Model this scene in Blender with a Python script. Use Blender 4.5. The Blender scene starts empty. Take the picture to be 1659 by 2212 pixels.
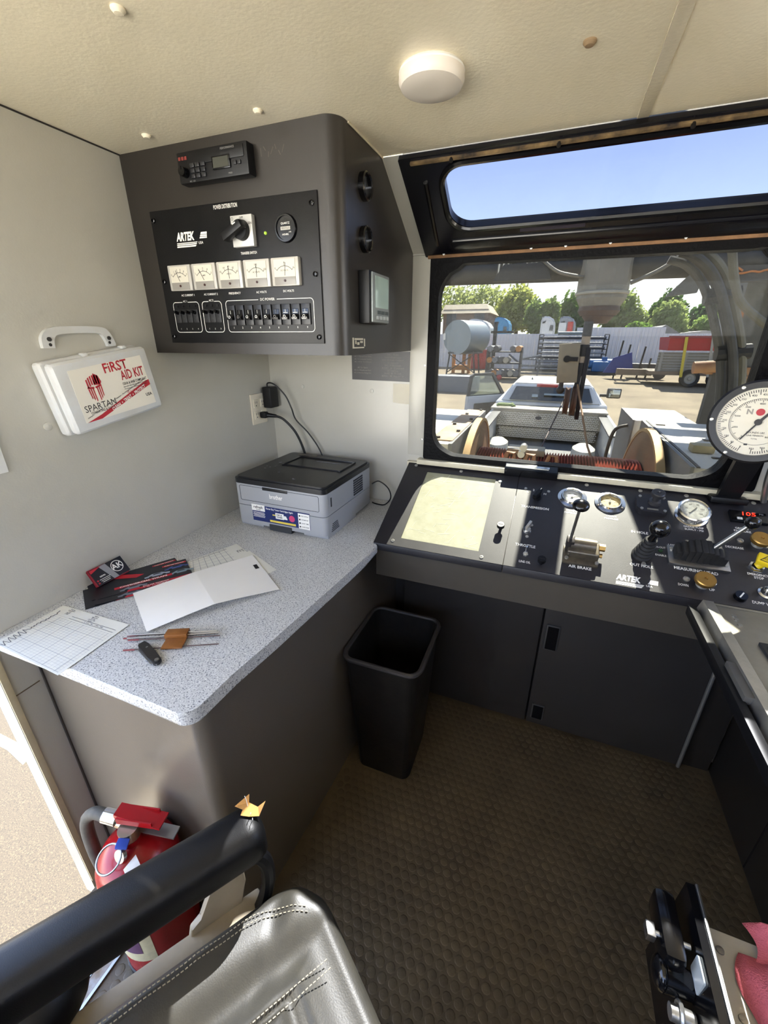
import bpy, bmesh, math, random
from math import sin, cos, pi, radians as R
from mathutils import Vector as V, Matrix as MX

SC = bpy.context.scene
COL = SC.collection
random.seed(7)

# ---------------------------------------------------------------- camera, sky, sun, exposure
cam = bpy.data.cameras.new('camera')
cam.sensor_fit = 'HORIZONTAL'; cam.sensor_width = 36.0
cam.lens = 36.0 * 894.33 / 1659.0
cam.clip_start = 0.02; cam.clip_end = 500
cam_ob = bpy.data.objects.new('camera', cam)
COL.objects.link(cam_ob)
_yaw, _pitch, _roll = R(-21.0906), R(22.6082), R(0.1392)
_f = V((sin(_yaw)*cos(_pitch), cos(_yaw)*cos(_pitch), -sin(_pitch)))
_r0 = V((cos(_yaw), -sin(_yaw), 0)); _u0 = _r0.cross(_f)
_r = _r0*cos(_roll) + _u0*sin(_roll); _u = -_r0*sin(_roll) + _u0*cos(_roll)
cam_ob.matrix_world = MX(((_r.x, _u.x, -_f.x, 1.035), (_r.y, _u.y, -_f.y, 0.0), (_r.z, _u.z, -_f.z, 1.45), (0, 0, 0, 1)))
SC.camera = cam_ob

def lin(h):
    h = h.lstrip('#'); c = [int(h[i:i+2], 16)/255 for i in (0, 2, 4)]
    return tuple((x/12.92 if x <= .04045 else ((x+.055)/1.055)**2.4) for x in c) + (1.0,)

SUN_EL, SUN_AZ = R(51.5), R(6.0)
sun = bpy.data.lights.new('sun', 'SUN'); sun.energy = 38.0; sun.angle = R(0.3); sun.color = (1.0, 0.95, 0.84)
sun_ob = bpy.data.objects.new('sun', sun); COL.objects.link(sun_ob)
_sd = V((cos(SUN_EL)*sin(SUN_AZ), cos(SUN_EL)*cos(SUN_AZ), sin(SUN_EL)))
sun_ob.rotation_euler = _sd.to_track_quat('Z', 'Y').to_euler()
sun_ob.location = (1.2, 6, 9)

world = bpy.data.worlds.new('sky'); SC.world = world; world.use_nodes = True
nt = world.node_tree; nt.nodes.clear()
_tc = nt.nodes.new('ShaderNodeTexCoord'); _sep = nt.nodes.new('ShaderNodeSeparateXYZ')
_ramp = nt.nodes.new('ShaderNodeValToRGB'); _bg = nt.nodes.new('ShaderNodeBackground'); _wo = nt.nodes.new('ShaderNodeOutputWorld')
nt.links.new(_tc.outputs['Generated'], _sep.inputs[0]); nt.links.new(_sep.outputs['Z'], _ramp.inputs[0])
nt.links.new(_ramp.outputs[0], _bg.inputs[0]); nt.links.new(_bg.outputs[0], _wo.inputs[0])
_e = _ramp.color_ramp.elements
_e[0].position = 0.0; _e[0].color = (1.0, 1.0, .98, 1)
_e[1].position = 1.0; _e[1].color = (.27, .36, .57, 1)
for p_, c_ in ((.10, (.95, .98, 1.0, 1)), (.20, (.58, .72, .97, 1)), (.29, (.42, .54, .88, 1)), (.5, (.36, .47, .74, 1))):
    n_ = _e.new(p_); n_.color = c_
_bg.inputs[1].default_value = 4.0

SC.view_settings.view_transform = 'Standard'; SC.view_settings.look = 'None'
SC.view_settings.gamma = 1.0; SC.view_settings.use_curve_mapping = False
SC.view_settings.exposure = 1.02
SC.cycles.max_bounces = 12; SC.cycles.diffuse_bounces = 8; SC.cycles.glossy_bounces = 4
SC.cycles.transparent_max_bounces = 16; SC.cycles.use_denoising = True
SC.cycles.sampling_pattern = 'TABULATED_SOBOL'
SC.cycles.caustics_reflective = False; SC.cycles.caustics_refractive = False

# ---------------------------------------------------------------- materials
MATS = {}
TONE = 1.0            # overall paleness of the materials made from here on
def mat(name, col, rough=.5, metal=0.0, var=0.0, vscale=20.0, bump=0.0, bscale=200.0, spec=.5, emit=0.0, col2=None, coat=0.0):
    """principled material; var mixes col towards col2 with noise, bump adds fine relief"""
    if name in MATS: return MATS[name]
    m = bpy.data.materials.new(name); m.use_nodes = True
    t = m.node_tree; b = t.nodes['Principled BSDF']
    c = tuple(x*TONE for x in lin(col)[:3]) + (1.0,)
    b.inputs['Base Color'].default_value = c
    b.inputs['Roughness'].default_value = rough; b.inputs['Metallic'].default_value = metal
    b.inputs['Specular IOR Level'].default_value = spec
    if coat: b.inputs['Coat Weight'].default_value = coat; b.inputs['Coat Roughness'].default_value = .1
    if emit: b.inputs['Emission Color'].default_value = c; b.inputs['Emission Strength'].default_value = emit
    if var or bump:
        tc = t.nodes.new('ShaderNodeTexCoord')
    if var:
        n = t.nodes.new('ShaderNodeTexNoise'); n.inputs['Scale'].default_value = vscale; n.inputs['Detail'].default_value = 6; n.inputs['Roughness'].default_value = .65
        t.links.new(tc.outputs['Object'], n.inputs['Vector'])
        r = t.nodes.new('ShaderNodeValToRGB'); r.color_ramp.elements[0].position = .35; r.color_ramp.elements[1].position = .68
        c2 = tuple(x*TONE for x in lin(col2)[:3]) if col2 else tuple(x*.5 for x in c[:3]) + (1,)
        r.color_ramp.elements[0].color = c
        r.color_ramp.elements[1].color = tuple(c[i]*(1-var) + c2[i]*var for i in range(3)) + (1,)
        t.links.new(n.outputs['Fac'], r.inputs[0]); t.links.new(r.outputs[0], b.inputs['Base Color'])
    if bump:
        n2 = t.nodes.new('ShaderNodeTexNoise'); n2.inputs['Scale'].default_value = bscale; n2.inputs['Detail'].default_value = 3
        t.links.new(tc.outputs['Object'], n2.inputs['Vector'])
        bp = t.nodes.new('ShaderNodeBump'); bp.inputs['Strength'].default_value = bump; bp.inputs['Distance'].default_value = .002
        t.links.new(n2.outputs['Fac'], bp.inputs['Height']); t.links.new(bp.outputs[0], b.inputs['Normal'])
    MATS[name] = m
    return m

def speckle(name, base, dark, light, scale, rough=.35):
    m = bpy.data.materials.new(name); m.use_nodes = True; t = m.node_tree; b = t.nodes['Principled BSDF']
    tc = t.nodes.new('ShaderNodeTexCoord')
    n = t.nodes.new('ShaderNodeTexNoise'); n.inputs['Scale'].default_value = scale; n.inputs['Detail'].default_value = 2; n.inputs['Roughness'].default_value = .6
    t.links.new(tc.outputs['Object'], n.inputs['Vector'])
    r = t.nodes.new('ShaderNodeValToRGB'); e = r.color_ramp.elements
    e[0].position = .34; e[0].color = lin(dark); e[1].position = .7; e[1].color = lin(light)
    k = e.new(.45); k.color = lin(base); k = e.new(.58); k.color = lin(base)
    t.links.new(n.outputs['Fac'], r.inputs[0]); t.links.new(r.outputs[0], b.inputs['Base Color'])
    b.inputs['Roughness'].default_value = rough
    MATS[name] = m; return m

def leafmat(name, col):
    m = bpy.data.materials.new(name); m.use_nodes = True; t = m.node_tree; t.nodes.clear()
    o = t.nodes.new('ShaderNodeOutputMaterial'); d = t.nodes.new('ShaderNodeBsdfDiffuse'); tr = t.nodes.new('ShaderNodeBsdfTranslucent'); mx = t.nodes.new('ShaderNodeMixShader'); mx.inputs[0].default_value = .5
    d.inputs[0].default_value = lin(col); c = lin(col); tr.inputs[0].default_value = (min(1, c[0]*1.25), min(1, c[1]*1.2), c[2]*.9, 1)
    t.links.new(d.outputs[0], mx.inputs[1]); t.links.new(tr.outputs[0], mx.inputs[2]); t.links.new(mx.outputs[0], o.inputs[0])
    MATS[name] = m; return m

def glass(name, tint=(.93, .95, .95), dust=0.0, dcol='#d8d2c2', dscale=6.0, refl=.05):
    """thin pane: clear transmission, a weak mirror, and patchy dust"""
    m = bpy.data.materials.new(name); m.use_nodes = True; t = m.node_tree; t.nodes.clear()
    o = t.nodes.new('ShaderNodeOutputMaterial'); tr = t.nodes.new('ShaderNodeBsdfTransparent'); tr.inputs[0].default_value = tint + (1,)
    gl = t.nodes.new('ShaderNodeBsdfGlossy'); gl.inputs['Roughness'].default_value = .03
    mx = t.nodes.new('ShaderNodeMixShader'); mx.inputs[0].default_value = refl
    t.links.new(tr.outputs[0], mx.inputs[1]); t.links.new(gl.outputs[0], mx.inputs[2])
    last = mx
    if dust:
        tc = t.nodes.new('ShaderNodeTexCoord')
        n = t.nodes.new('ShaderNodeTexNoise'); n.inputs['Scale'].default_value = dscale; n.inputs['Detail'].default_value = 8; n.inputs['Roughness'].default_value = .75
        t.links.new(tc.outputs['Object'], n.inputs['Vector'])
        r = t.nodes.new('ShaderNodeValToRGB'); r.color_ramp.elements[0].position = .35; r.color_ramp.elements[0].color = (dust*.2,)*3 + (1,)
        r.color_ramp.elements[1].position = .75; r.color_ramp.elements[1].color = (dust,)*3 + (1,)
        t.links.new(n.outputs['Fac'], r.inputs[0])
        d = t.nodes.new('ShaderNodeBsdfTranslucent'); d.inputs[0].default_value = lin(dcol)
        d2 = t.nodes.new('ShaderNodeBsdfDiffuse'); d2.inputs[0].default_value = lin(dcol)
        dm = t.nodes.new('ShaderNodeMixShader'); dm.inputs[0].default_value = .5
        t.links.new(d.outputs[0], dm.inputs[1]); t.links.new(d2.outputs[0], dm.inputs[2])
        m2 = t.nodes.new('ShaderNodeMixShader'); t.links.new(r.outputs[0], m2.inputs[0])
        t.links.new(mx.outputs[0], m2.inputs[1]); t.links.new(dm.outputs[0], m2.inputs[2]); last = m2
    t.links.new(last.outputs[0], o.inputs[0])
    MATS[name] = m; return m

WALL = mat('wall_paint', '#b9b6ab', .24, bump=.09, bscale=230, var=.25, vscale=3, col2='#a8a393')
CEIL = mat('ceiling_paint', '#ece3cb', .24, bump=.2, bscale=150, var=.3, vscale=2.5, col2='#ded2b2')
LAM = mat('grey_laminate', '#2b2723', .34, bump=.06, bscale=500, var=.15, vscale=8)
LITLAM = mat('lit_laminate', '#665e53', .34, bump=.12, bscale=400, var=.25, vscale=5, col2='#5e564b')  # grey laminate again, paler: the doorway light is put in the colour
COUNTER = speckle('speckled_laminate', '#c4c4c0', '#55585e', '#e4e3de', 360, .33)
BLK = mat('black_plastic', '#0b0b0d', .42, spec=.35)
BLKG = mat('gloss_black', '#0b0b0d', .16)
PANEL = mat('black_panel_paint', '#08080a', .36, var=.35, vscale=14, col2='#1a191c', bump=.1, bscale=600, spec=.3)
NAVY = mat('navy_frame_paint', '#07070d', .22, var=.2, vscale=10, col2='#1c1c26')
RUBBER = mat('black_rubber', '#131212', .7, bump=.4, bscale=120)
WHITE = mat('white_plastic', '#e4e3de', .35)
OFFW = mat('aged_white_plastic', '#cfd1d1', .36, var=.3, vscale=9, col2='#b5a78f')
PRINT = mat('white_print', '#e8e6de', .6)
GREYP = mat('grey_print', '#7c7a78', .6)
DIMP = mat('dim_print', '#3f3e40', .6)
REDP = mat('red_print', '#b3202e', .5)
BLACKP = mat('black_print', '#1a1718', .5)
CHROME = mat('chrome', '#d8d8d6', .18, 1.0)
STEEL = mat('brushed_steel', '#a9a8a4', .36, 1.0, var=.3, vscale=30)
IRON = mat('dull_iron', '#6f6a60', .45, .8, var=.4, vscale=25, col2='#8a7d66')
BRASS = mat('brass', '#b08a4a', .38, .85, var=.2, vscale=30)
PAPER = mat('white_paper', '#efece4', .75, var=.12, vscale=6, col2='#cfcabf')
CHARTP = mat('chart_paper', '#dedccf', .8)
RED = mat('red_enamel', '#a01218', .25, var=.2, vscale=7, col2='#7a0c12')
LEATHER = mat('black_leather', '#0c0c0d', .42, bump=.10, bscale=600, var=.25, vscale=10, col2='#1a1919', spec=.35)
WORNL = mat('worn_grey_leather', '#454239', .46, bump=.12, bscale=420, var=.6, vscale=9, col2='#2a2926', spec=.8)

# ---------------------------------------------------------------- builders
WM = {}
def inv(parent):
    return WM[parent.name].inverted() if parent is not None else MX.Identity(4)

def thing(name, label, cat, loc=(0, 0, 0), group=None, kind=None):
    """an Empty at the thing's base; its parts are children"""
    o = bpy.data.objects.new(name, None); COL.objects.link(o); o.location = loc; o.empty_display_size = .05
    o['label'] = label; o['category'] = cat
    if group: o['group'] = group
    WM[o.name] = MX.Translation(loc)
    return o

def frame(o, x, y):
    x = V(x).normalized(); y = V(y); y = (y - x*y.dot(x)).normalized(); z = x.cross(y)
    return MX(((x.x, y.x, z.x, o[0]), (x.y, y.y, z.y, o[1]), (x.z, y.z, z.z, o[2]), (0, 0, 0, 1)))

class B:
    """collects shapes into one mesh; M is the frame shapes are given in"""
    def __init__(s, M=None):
        s.bm = bmesh.new(); s.M = M or MX.Identity(4)
    def _fin(s, vs, L=None):
        T = s.M @ L if L is not None else s.M
        for v in vs: v.co = T @ v.co
    def box(s, c, d, bev=0.0, L=None, rot=None, seg=2):
        b = bmesh.new(); bmesh.ops.create_cube(b, size=1)
        for v in b.verts: v.co = V((v.co.x*d[0], v.co.y*d[1], v.co.z*d[2]))
        if bev: bmesh.ops.bevel(b, geom=list(b.edges), offset=min(bev, min(d)*.49), segments=seg, affect='EDGES', profile=.6)
        T = MX.Translation(c)
        if rot: T = T @ MX.Rotation(rot[2], 4, 'Z') @ MX.Rotation(rot[1], 4, 'Y') @ MX.Rotation(rot[0], 4, 'X')
        if L is not None: T = L @ T
        s._merge(b, T); return s
    def _merge(s, b, T):
        b.transform(s.M @ T); me = bpy.data.meshes.new('tmp'); b.to_mesh(me); b.free(); s.bm.from_mesh(me); bpy.data.meshes.remove(me)
    def cyl(s, p0, p1, r0, r1=None, n=20, caps=True):
        r1 = r0 if r1 is None else r1
        p0 = V(p0); p1 = V(p1); z = (p1-p0).normalized(); x = z.orthogonal().normalized(); y = z.cross(x)
        rings = []
        for p, r in ((p0, r0), (p1, r1)):
            rings.append([s.bm.verts.new(s.M @ (p + (x*cos(2*pi*i/n) + y*sin(2*pi*i/n))*r)) for i in range(n)])
        for i in range(n):
            s.bm.faces.new((rings[0][i], rings[0][(i+1) % n], rings[1][(i+1) % n], rings[1][i]))
        if caps:
            s.bm.faces.new(rings[0][::-1]); s.bm.faces.new(rings[1])
        return s
    def tube(s, pts, r, n=8, closed=False, radii=None, caps=True):
        pts = [V(p) for p in pts]; k = len(pts); rings = []; x = None
        for i, p in enumerate(pts):
            a = pts[(i-1) % k] if closed or i else p; c = pts[(i+1) % k] if closed or i < k-1 else p
            z = (c-a).normalized()
            x = z.orthogonal().normalized() if x is None else (x - z*x.dot(z)).normalized()
            y = z.cross(x); rr = radii[i] if radii else r
            rings.append([s.bm.verts.new(s.M @ (p + (x*cos(2*pi*j/n) + y*sin(2*pi*j/n))*rr)) for j in range(n)])
        for i in range(k if closed else k-1):
            a, b = rings[i], rings[(i+1) % k]
            for j in range(n): s.bm.faces.new((a[j], a[(j+1) % n], b[(j+1) % n], b[j]))
        if not closed and caps: s.bm.faces.new(rings[0][::-1]); s.bm.faces.new(rings[-1])
        return s
    def lathe(s, prof, n=24, L=None, sx=1, sy=1):
        """prof: (radius, height) pairs turned about local z; ends at radius 0 close"""
        T = s.M @ L if L is not None else s.M; rings = []
        for r, h in prof:
            if r < 1e-6: rings.append([s.bm.verts.new(T @ V((0, 0, h)))])
            else: rings.append([s.bm.verts.new(T @ V((cos(2*pi*i/n)*r*sx, sin(2*pi*i/n)*r*sy, h))) for i in range(n)])
        for a, b in zip(rings, rings[1:]):
            for i in range(n):
                j = (i+1) % n
                if len(a) == 1 and len(b) == 1: continue
                if len(a) == 1: s.bm.faces.new((a[0], b[i], b[j]))
                elif len(b) == 1: s.bm.faces.new((a[i], a[j], b[0]))
                else: s.bm.faces.new((a[i], a[j], b[j], b[i]))
        return s
    def prism(s, pts, h0, h1, L=None):
        T = s.M @ L if L is not None else s.M
        a = [s.bm.verts.new(T @ V((p[0], p[1], h0))) for p in pts]; b = [s.bm.verts.new(T @ V((p[0], p[1], h1))) for p in pts]
        k = len(pts)
        s.bm.faces.new(a[::-1]); s.bm.faces.new(b)
        for i in range(k): s.bm.faces.new((a[i], a[(i+1) % k], b[(i+1) % k], b[i]))
        return s
    def ringprism(s, outer, inner, h0, h1, L=None):
        """a flat frame between two outlines with the same number of points"""
        T = s.M @ L if L is not None else s.M; k = len(outer)
        vs = [[s.bm.verts.new(T @ V((p[0], p[1], h))) for p in o] for o, h in ((outer, h0), (inner, h0), (outer, h1), (inner, h1))]
        for i in range(k):
            j = (i+1) % k
            s.bm.faces.new((vs[2][i], vs[2][j], vs[3][j], vs[3][i])); s.bm.faces.new((vs[0][j], vs[0][i], vs[1][i], vs[1][j]))
            s.bm.faces.new((vs[0][i], vs[0][j], vs[2][j], vs[2][i])); s.bm.faces.new((vs[1][j], vs[1][i], vs[3][i], vs[3][j]))
        return s
    def poly(s, *pts):
        s.bm.faces.new([s.bm.verts.new(s.M @ V(p)) for p in pts]); return s
    def hexa(s, a, b):
        """solid between two quads a and b given corner by corner"""
        va = [s.bm.verts.new(s.M @ V(p)) for p in a]; vb = [s.bm.verts.new(s.M @ V(p)) for p in b]; k = len(a)
        s.bm.faces.new(va[::-1]); s.bm.faces.new(vb)
        for i in range(k): s.bm.faces.new((va[i], va[(i+1) % k], vb[(i+1) % k], vb[i]))
        return s
    def grid(s, fn, nu, nv, thick=0.0):
        vs = [[s.bm.verts.new(s.M @ V(fn(i/nu, j/nv))) for j in range(nv+1)] for i in range(nu+1)]
        for i in range(nu):
            for j in range(nv): s.bm.faces.new((vs[i][j], vs[i+1][j], vs[i+1][j+1], vs[i][j+1]))
        if thick:
            s.bm.normal_update(); bmesh.ops.solidify(s.bm, geom=list(s.bm.faces), thickness=thick)
        return s
    def sphere(s, c, r, n=16, sc=(1, 1, 1)):
        b = bmesh.new(); bmesh.ops.create_uvsphere(b, u_segments=n, v_segments=max(6, n*2//3), radius=r)
        s._merge(b, MX.Translation(c) @ MX.Diagonal((sc[0], sc[1], sc[2], 1))); return s
    def obj(s, name, m, parent=None, smooth=35, label=None, kind=None, cat=None, group=None, base=None, fix=True):
        if fix: bmesh.ops.recalc_face_normals(s.bm, faces=list(s.bm.faces))
        s.bm.transform(inv(parent))
        # the origin sits at the middle of the part's lowest side
        cs = [v.co for v in s.bm.verts]
        lo = V([min(c[i] for c in cs) for i in range(3)]); hi = V([max(c[i] for c in cs) for i in range(3)])
        org = V(((lo.x+hi.x)/2, (lo.y+hi.y)/2, lo.z if parent is None else (lo.z+hi.z)/2))
        s.bm.transform(MX.Translation(-org))
        me = bpy.data.meshes.new(name); s.bm.to_mesh(me); s.bm.free()
        if smooth:
            me.polygons.foreach_set('use_smooth', [True]*len(me.polygons)); me.set_sharp_from_angle(angle=R(smooth))
        me.materials.append(m)
        o = bpy.data.objects.new(name, me); COL.objects.link(o); o.location = org
        if parent is not None: o.parent = parent
        WM[o.name] = (WM[parent.name] if parent is not None else MX.Identity(4)) @ MX.Translation(org)
        for k, v in (('label', label), ('kind', kind), ('category', cat), ('group', group)):
            if v: o[k] = v
        return o

_fc = {}
def glyphs(body, bold=0.0):
    key = (body, bold)
    if key not in _fc:
        cu = bpy.data.curves.new('t', 'FONT'); cu.body = body; cu.size = 1; cu.align_x = 'CENTER'; cu.align_y = 'CENTER'; cu.offset = bold; cu.resolution_u = 2
        o = bpy.data.objects.new('t', cu); COL.objects.link(o)
        dg = bpy.context.evaluated_depsgraph_get(); dg.update()
        _fc[key] = bpy.data.meshes.new_from_object(o.evaluated_get(dg))
        bpy.data.objects.remove(o); bpy.data.curves.remove(cu)
    return _fc[key]

def text(b, body, x, y, size, lift=.0004, rot=0.0, bold=.012, w=None, shear=0.0):
    """adds lettering to builder b in its frame's xy plane; w fixes the width"""
    me = glyphs(body, bold); k = len(b.bm.verts)
    b.bm.from_mesh(me); b.bm.verts.ensure_lookup_table(); vs = b.bm.verts[k:]
    if not vs: return b
    xs = [v.co.x for v in vs]; wd = max(xs)-min(xs); fx = (w/(wd*size) if w and wd else 1.0)
    cx = (max(xs)+min(xs))/2
    T = MX.Translation((x, y, lift)) @ MX.Rotation(rot, 4, 'Z')
    for v in vs:
        v.co = b.M @ (T @ V(((v.co.x-cx)*size*fx + v.co.y*size*shear, v.co.y*size, 0)))
    return b

def rrect(x0, y0, x1, y1, r, n=5):
    pts = []
    for cx, cy, a in ((x1-r, y0+r, -90), (x1-r, y1-r, 0), (x0+r, y1-r, 90), (x0+r, y0+r, 180)):
        for i in range(n+1):
            t = R(a + 90*i/n); pts.append((cx+r*cos(t), cy+r*sin(t)))
    return pts
def circ(x, y, r, n=24): return [(x+r*cos(2*pi*i/n), y+r*sin(2*pi*i/n)) for i in range(n)]
def bez(pts, n=24):
    """smooth curve through points"""
    pts = [V(p) for p in pts]; out = []
    for i in range(len(pts)-1):
        p0 = pts[max(i-1, 0)]; p1 = pts[i]; p2 = pts[i+1]; p3 = pts[min(i+2, len(pts)-1)]
        for k in range(n):
            t = k/n
            out.append(.5*((2*p1) + (p2-p0)*t + (2*p0-5*p1+4*p2-p3)*t*t + (-p0+3*p1-3*p2+p3)*t*t*t))
    out.append(pts[-1]); return out
def dup(root, loc, label=None):
    """copy of a thing with copies of its parts and sub-parts"""
    r = root.copy(); COL.objects.link(r); r.location = loc; WM[r.name] = MX.Translation(loc)
    if label: r['label'] = label
    for ch in list(root.children):
        c = ch.copy(); COL.objects.link(c); c.parent = r
        for g in list(ch.children):
            d = g.copy(); COL.objects.link(d); d.parent = c
    return r

XZ = frame((0, .925, 0), (1, 0, 0), (0, 0, 1))          # overhead cabinet's front: x right, y up, z towards the cab
SIDE = frame((.58, 0, 0), (0, 1, 0), (0, 0, 1))         # overhead cabinet's side: x = depth, y up, z to the right
LW = frame((0, 0, 0), (0, 1, 0), (0, 0, 1))             # left wall
BW = frame((0, 1.434, 0), (1, 0, 0), (0, 0, 1))         # front wall under the windscreen

# ================================================================ the cab's shell
def struct(b, name, m, smooth=35, parent=None): return b.obj(name, m, parent, smooth=smooth, kind='structure' if parent is None else None)

b = B(); b.box((1.17, .25, -.03), (2.3, 2.5, .06)); floor = struct(b, 'floor', mat('rubber_floor', '#65573f', .5, var=.55, vscale=5, col2='#30271c', bump=.3, bscale=90))
b = B()                                                   # coin studs moulded in the rubber mat
for i in range(54):
    for j in range(70):
        x = .24 + i*.0285 + (j % 2)*.01425; y = -.3 + j*.0247
        if x > 1.76 or y > 1.37 or (y > .4 and x < .53) : continue
        b.lathe([(.0125, -.0006), (.0115, .0002), (.0090, .00055), (0, .0006)], 10, MX.Translation((x, y, 0)))
b.obj('coin_studs', MATS['rubber_floor'], floor, kind='stuff', smooth=80)

b = B(); b.box((1.17, -.02, 1.875), (2.44, 2.36, .04)); ceiling = struct(b, 'ceiling', CEIL)
b = B(); b.box((1.13, .16, 1.8542), (.021, 2.0, .0032), bev=.001); struct(b, 'trim_1', CEIL, parent=None)

b = B()                                                   # left wall ends at the door opening
b.box((-.025, .889, .9), (.05, 1.09, 1.95))
b.box((-.025, -.10, 1.85), (.05, .886, .06)); wall_left = struct(b, 'wall_left', WALL)
b = B(); b.box((.0015, .352, .93), (.004, .014, 1.85), bev=.001); struct(b, 'trim_2', mat('jamb_edge', '#cdbf9c', .5, var=.3, vscale=12))
b = B(); b.box((.001, .384, .70), (.003, .050, .0015)); b.box((.0012, .408, .835), (.004, .052, .003)); struct(b, 'trim_3', mat('seam_brown', '#6b5a45', .7))
b = B(); b.box((.0012, .30, 1.8537), (.0024, 2.2, .0026)); struct(b, 'trim_4', mat('ceiling_gap', '#2b261f', .8))

b = B()                                                   # front wall, with the windscreen opening
b.box((.30, 1.454, .85), (.70, .04, 1.70)); b.box((1.485, 1.454, .52), (1.67, .04, 1.04)); b.box((1.97, 1.454, 1.37), (.72, .04, .66))
b.hexa([(-.03, 1.434, 1.69), (.632, 1.434, 1.69), (.632, 1.474, 1.70), (-.03, 1.474, 1.70)], [(-.03, 1.160, 1.853), (.632, 1.160, 1.853), (.632, 1.185, 1.89), (-.03, 1.185, 1.89)])
wall_front = struct(b, 'wall_front', WALL)
b = B(); b.box((.609, 1.430, 1.375), (.062, .008, .63), bev=.002); b.box((.609, 1.4295, 1.6925), (.07, .01, .005)); struct(b, 'trim_5', WALL)
b = B(); b.box((2.35, .2, .50), (.05, 2.5, 1.05)); b.box((2.35, -.25, 1.44), (.05, 1.6, .83)); b.box((2.35, .955, 1.1675), (.05, .81, .285)); b.box((2.35, 1.405, 1.44), (.05, .09, .83)); struct(b, 'wall_right', WALL)

b = B(); b.box((1.65, -1.03, .73), (1.40, .05, 1.5)); b.box((.47, -1.03, .37), (.96, .05, .78)); struct(b, 'wall_back', LAM)
# ---- windscreen: the tall lower pane
b = B(BW); o_ = rrect(.638, 1.048, 1.62, 1.690, .012, 9); i_ = rrect(.668, 1.070, 1.536, 1.657, .085, 9)
i_ = [(x, y + (.004*sin(x*61)+.003*sin(x*137) if y > 1.645 else .0015*sin(x*90))) for x, y in i_]
b.ringprism(o_, i_, -.035, .012); window_1 = struct(b, 'window_1', mat('window_seal', '#060506', .5, bump=.8, bscale=90, spec=.1))
b = B(BW); b.box((1.10, 1.36, -.02), (.93, .64, .004)); b.obj('pane', glass('windscreen_glass', (.42, .425, .415), .10, '#4a4840', 9, .007), window_1, smooth=0)
b = B(); b.box((1.13, 1.418, 1.041), (1.02, .032, .018), bev=.003); b.box((1.13, 1.425, 1.026), (1.1, .018, .02)); struct(b, 'trim_6', mat('sill_paint', '#cfc7ac', .42, var=.3, vscale=15, col2='#9a8f76'))
b = B(); b.box((1.46, 1.426, 1.687), (1.66, .018, .017), bev=.001); wood = struct(b, 'trim_7', mat('bare_plywood', '#8a6440', .7, var=.6, vscale=25, col2='#4f3822'))
b = B(BW)
for x in (.68, .93, 1.02, 1.13, 1.30, 1.47): b.cyl((x, 1.688, .015), (x, 1.688, .020), .0035, n=10)
b.obj('screw', STEEL, wood)
b = B(BW)
for x, z in ((.648, 1.40), (.632, 1.37), (.645, 1.062), (.632, 1.12), (.640, 1.685)): b.cyl((x, z, .004), (x, z, .010), .003, n=8)
b.obj('wall_screw', STEEL, wall_front, kind=None)

# ---- the leaning upper pane
SL = frame((0, 1.434, 1.695), (1, 0, 0), (0, -.269, .160))
b = B(SL); b.ringprism(rrect(.622, .004, 2.32, .316, .004, 9), rrect(.722, .104, 2.22, .284, .055, 9), -.004, .016); window_2 = struct(b, 'window_2', NAVY)
b = B(SL); b.box((1.47, .194, .002), (1.54, .20, .003)); b.obj('pane', glass('roof_glass', (.365, .375, .40), .04, '#454545', 14, .006), window_2, smooth=0)
b = B(SL); b.tube([(x, y, .016) for x, y in rrect(.714, .096, 2.228, .289, .06, 9)], .008, n=8, closed=True); b.obj('rubber_seal', BLKG, window_2)
b = B(SL)
b.tube([(.668, .05, .016), (.676, .25, .016)], .006, n=8); b.obj('molding', BLKG, window_2)
b = B(SL); b.box((1.50, .048, .016), (1.58, .035, .012), bev=.006, seg=3); b.obj('molding', NAVY, window_2)
b = B(SL); b.box((1.48, .304, .018), (1.66, .008, .010), bev=.004); b.obj('molding', mat('worn_black', '#16141a', .3, var=.7, vscale=18, col2='#a3875c'), window_2)
b = B(SL); b.box((.98, .082, .0165), (.16, .014, .002)); b.obj('tape_strip', mat('old_tape', '#2d2833', .6), window_2)
b = B(SL)
for x in (.75, .98, 1.22, 1.46): b.cyl((x, .304, .02), (x, .304, .027), .0045, n=10)
b.obj('screw', mat('dark_screw', '#3a3634', .4, .8), window_2)

# ---- ceiling fittings
t = thing('ceiling_light', 'round white dome light on the cream ceiling', 'ceiling light', (.782, .868, 1.855))
L_ = MX.Translation((.782, .868, 1.855)) @ MX.Rotation(pi, 4, 'X')
b = B(); b.lathe([(.052, 0), (.054, .003), (.053, .008), (.0, .008)], 40, L_); b.obj('base', WHITE, t)
b = B(); b.lathe([(.0535, .004), (.0540, .014), (.050, .021), (.038, .0245), (.02, .0257), (0, .026)], 40, L_); b.obj('diffuser', mat('opal_diffuser', '#dfd7cc', .3), t)
for (x, y), lab in zip(((.429, .585), (.438, .871), (.148, .873), (1.018, .879)), ('cream screw cover on the ceiling nearest the top left corner', 'cream screw cover on the ceiling above the grey cabinet front', 'small cream screw cover on the ceiling nearest the left wall', 'brownish screw cover on the ceiling right of the dome light')):
    b = B(); b.lathe([(.0001, .0), (.0095, 0), (.0095, -.002), (.006, -.0055), (0, -.0065)], 18, MX.Translation((x, y, 1.855)))
    b.obj('screw_cover', mat('brown_cap', '#8c7558', .6) if x > 1 else CEIL, None, label=lab, cat='screw cover')

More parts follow.
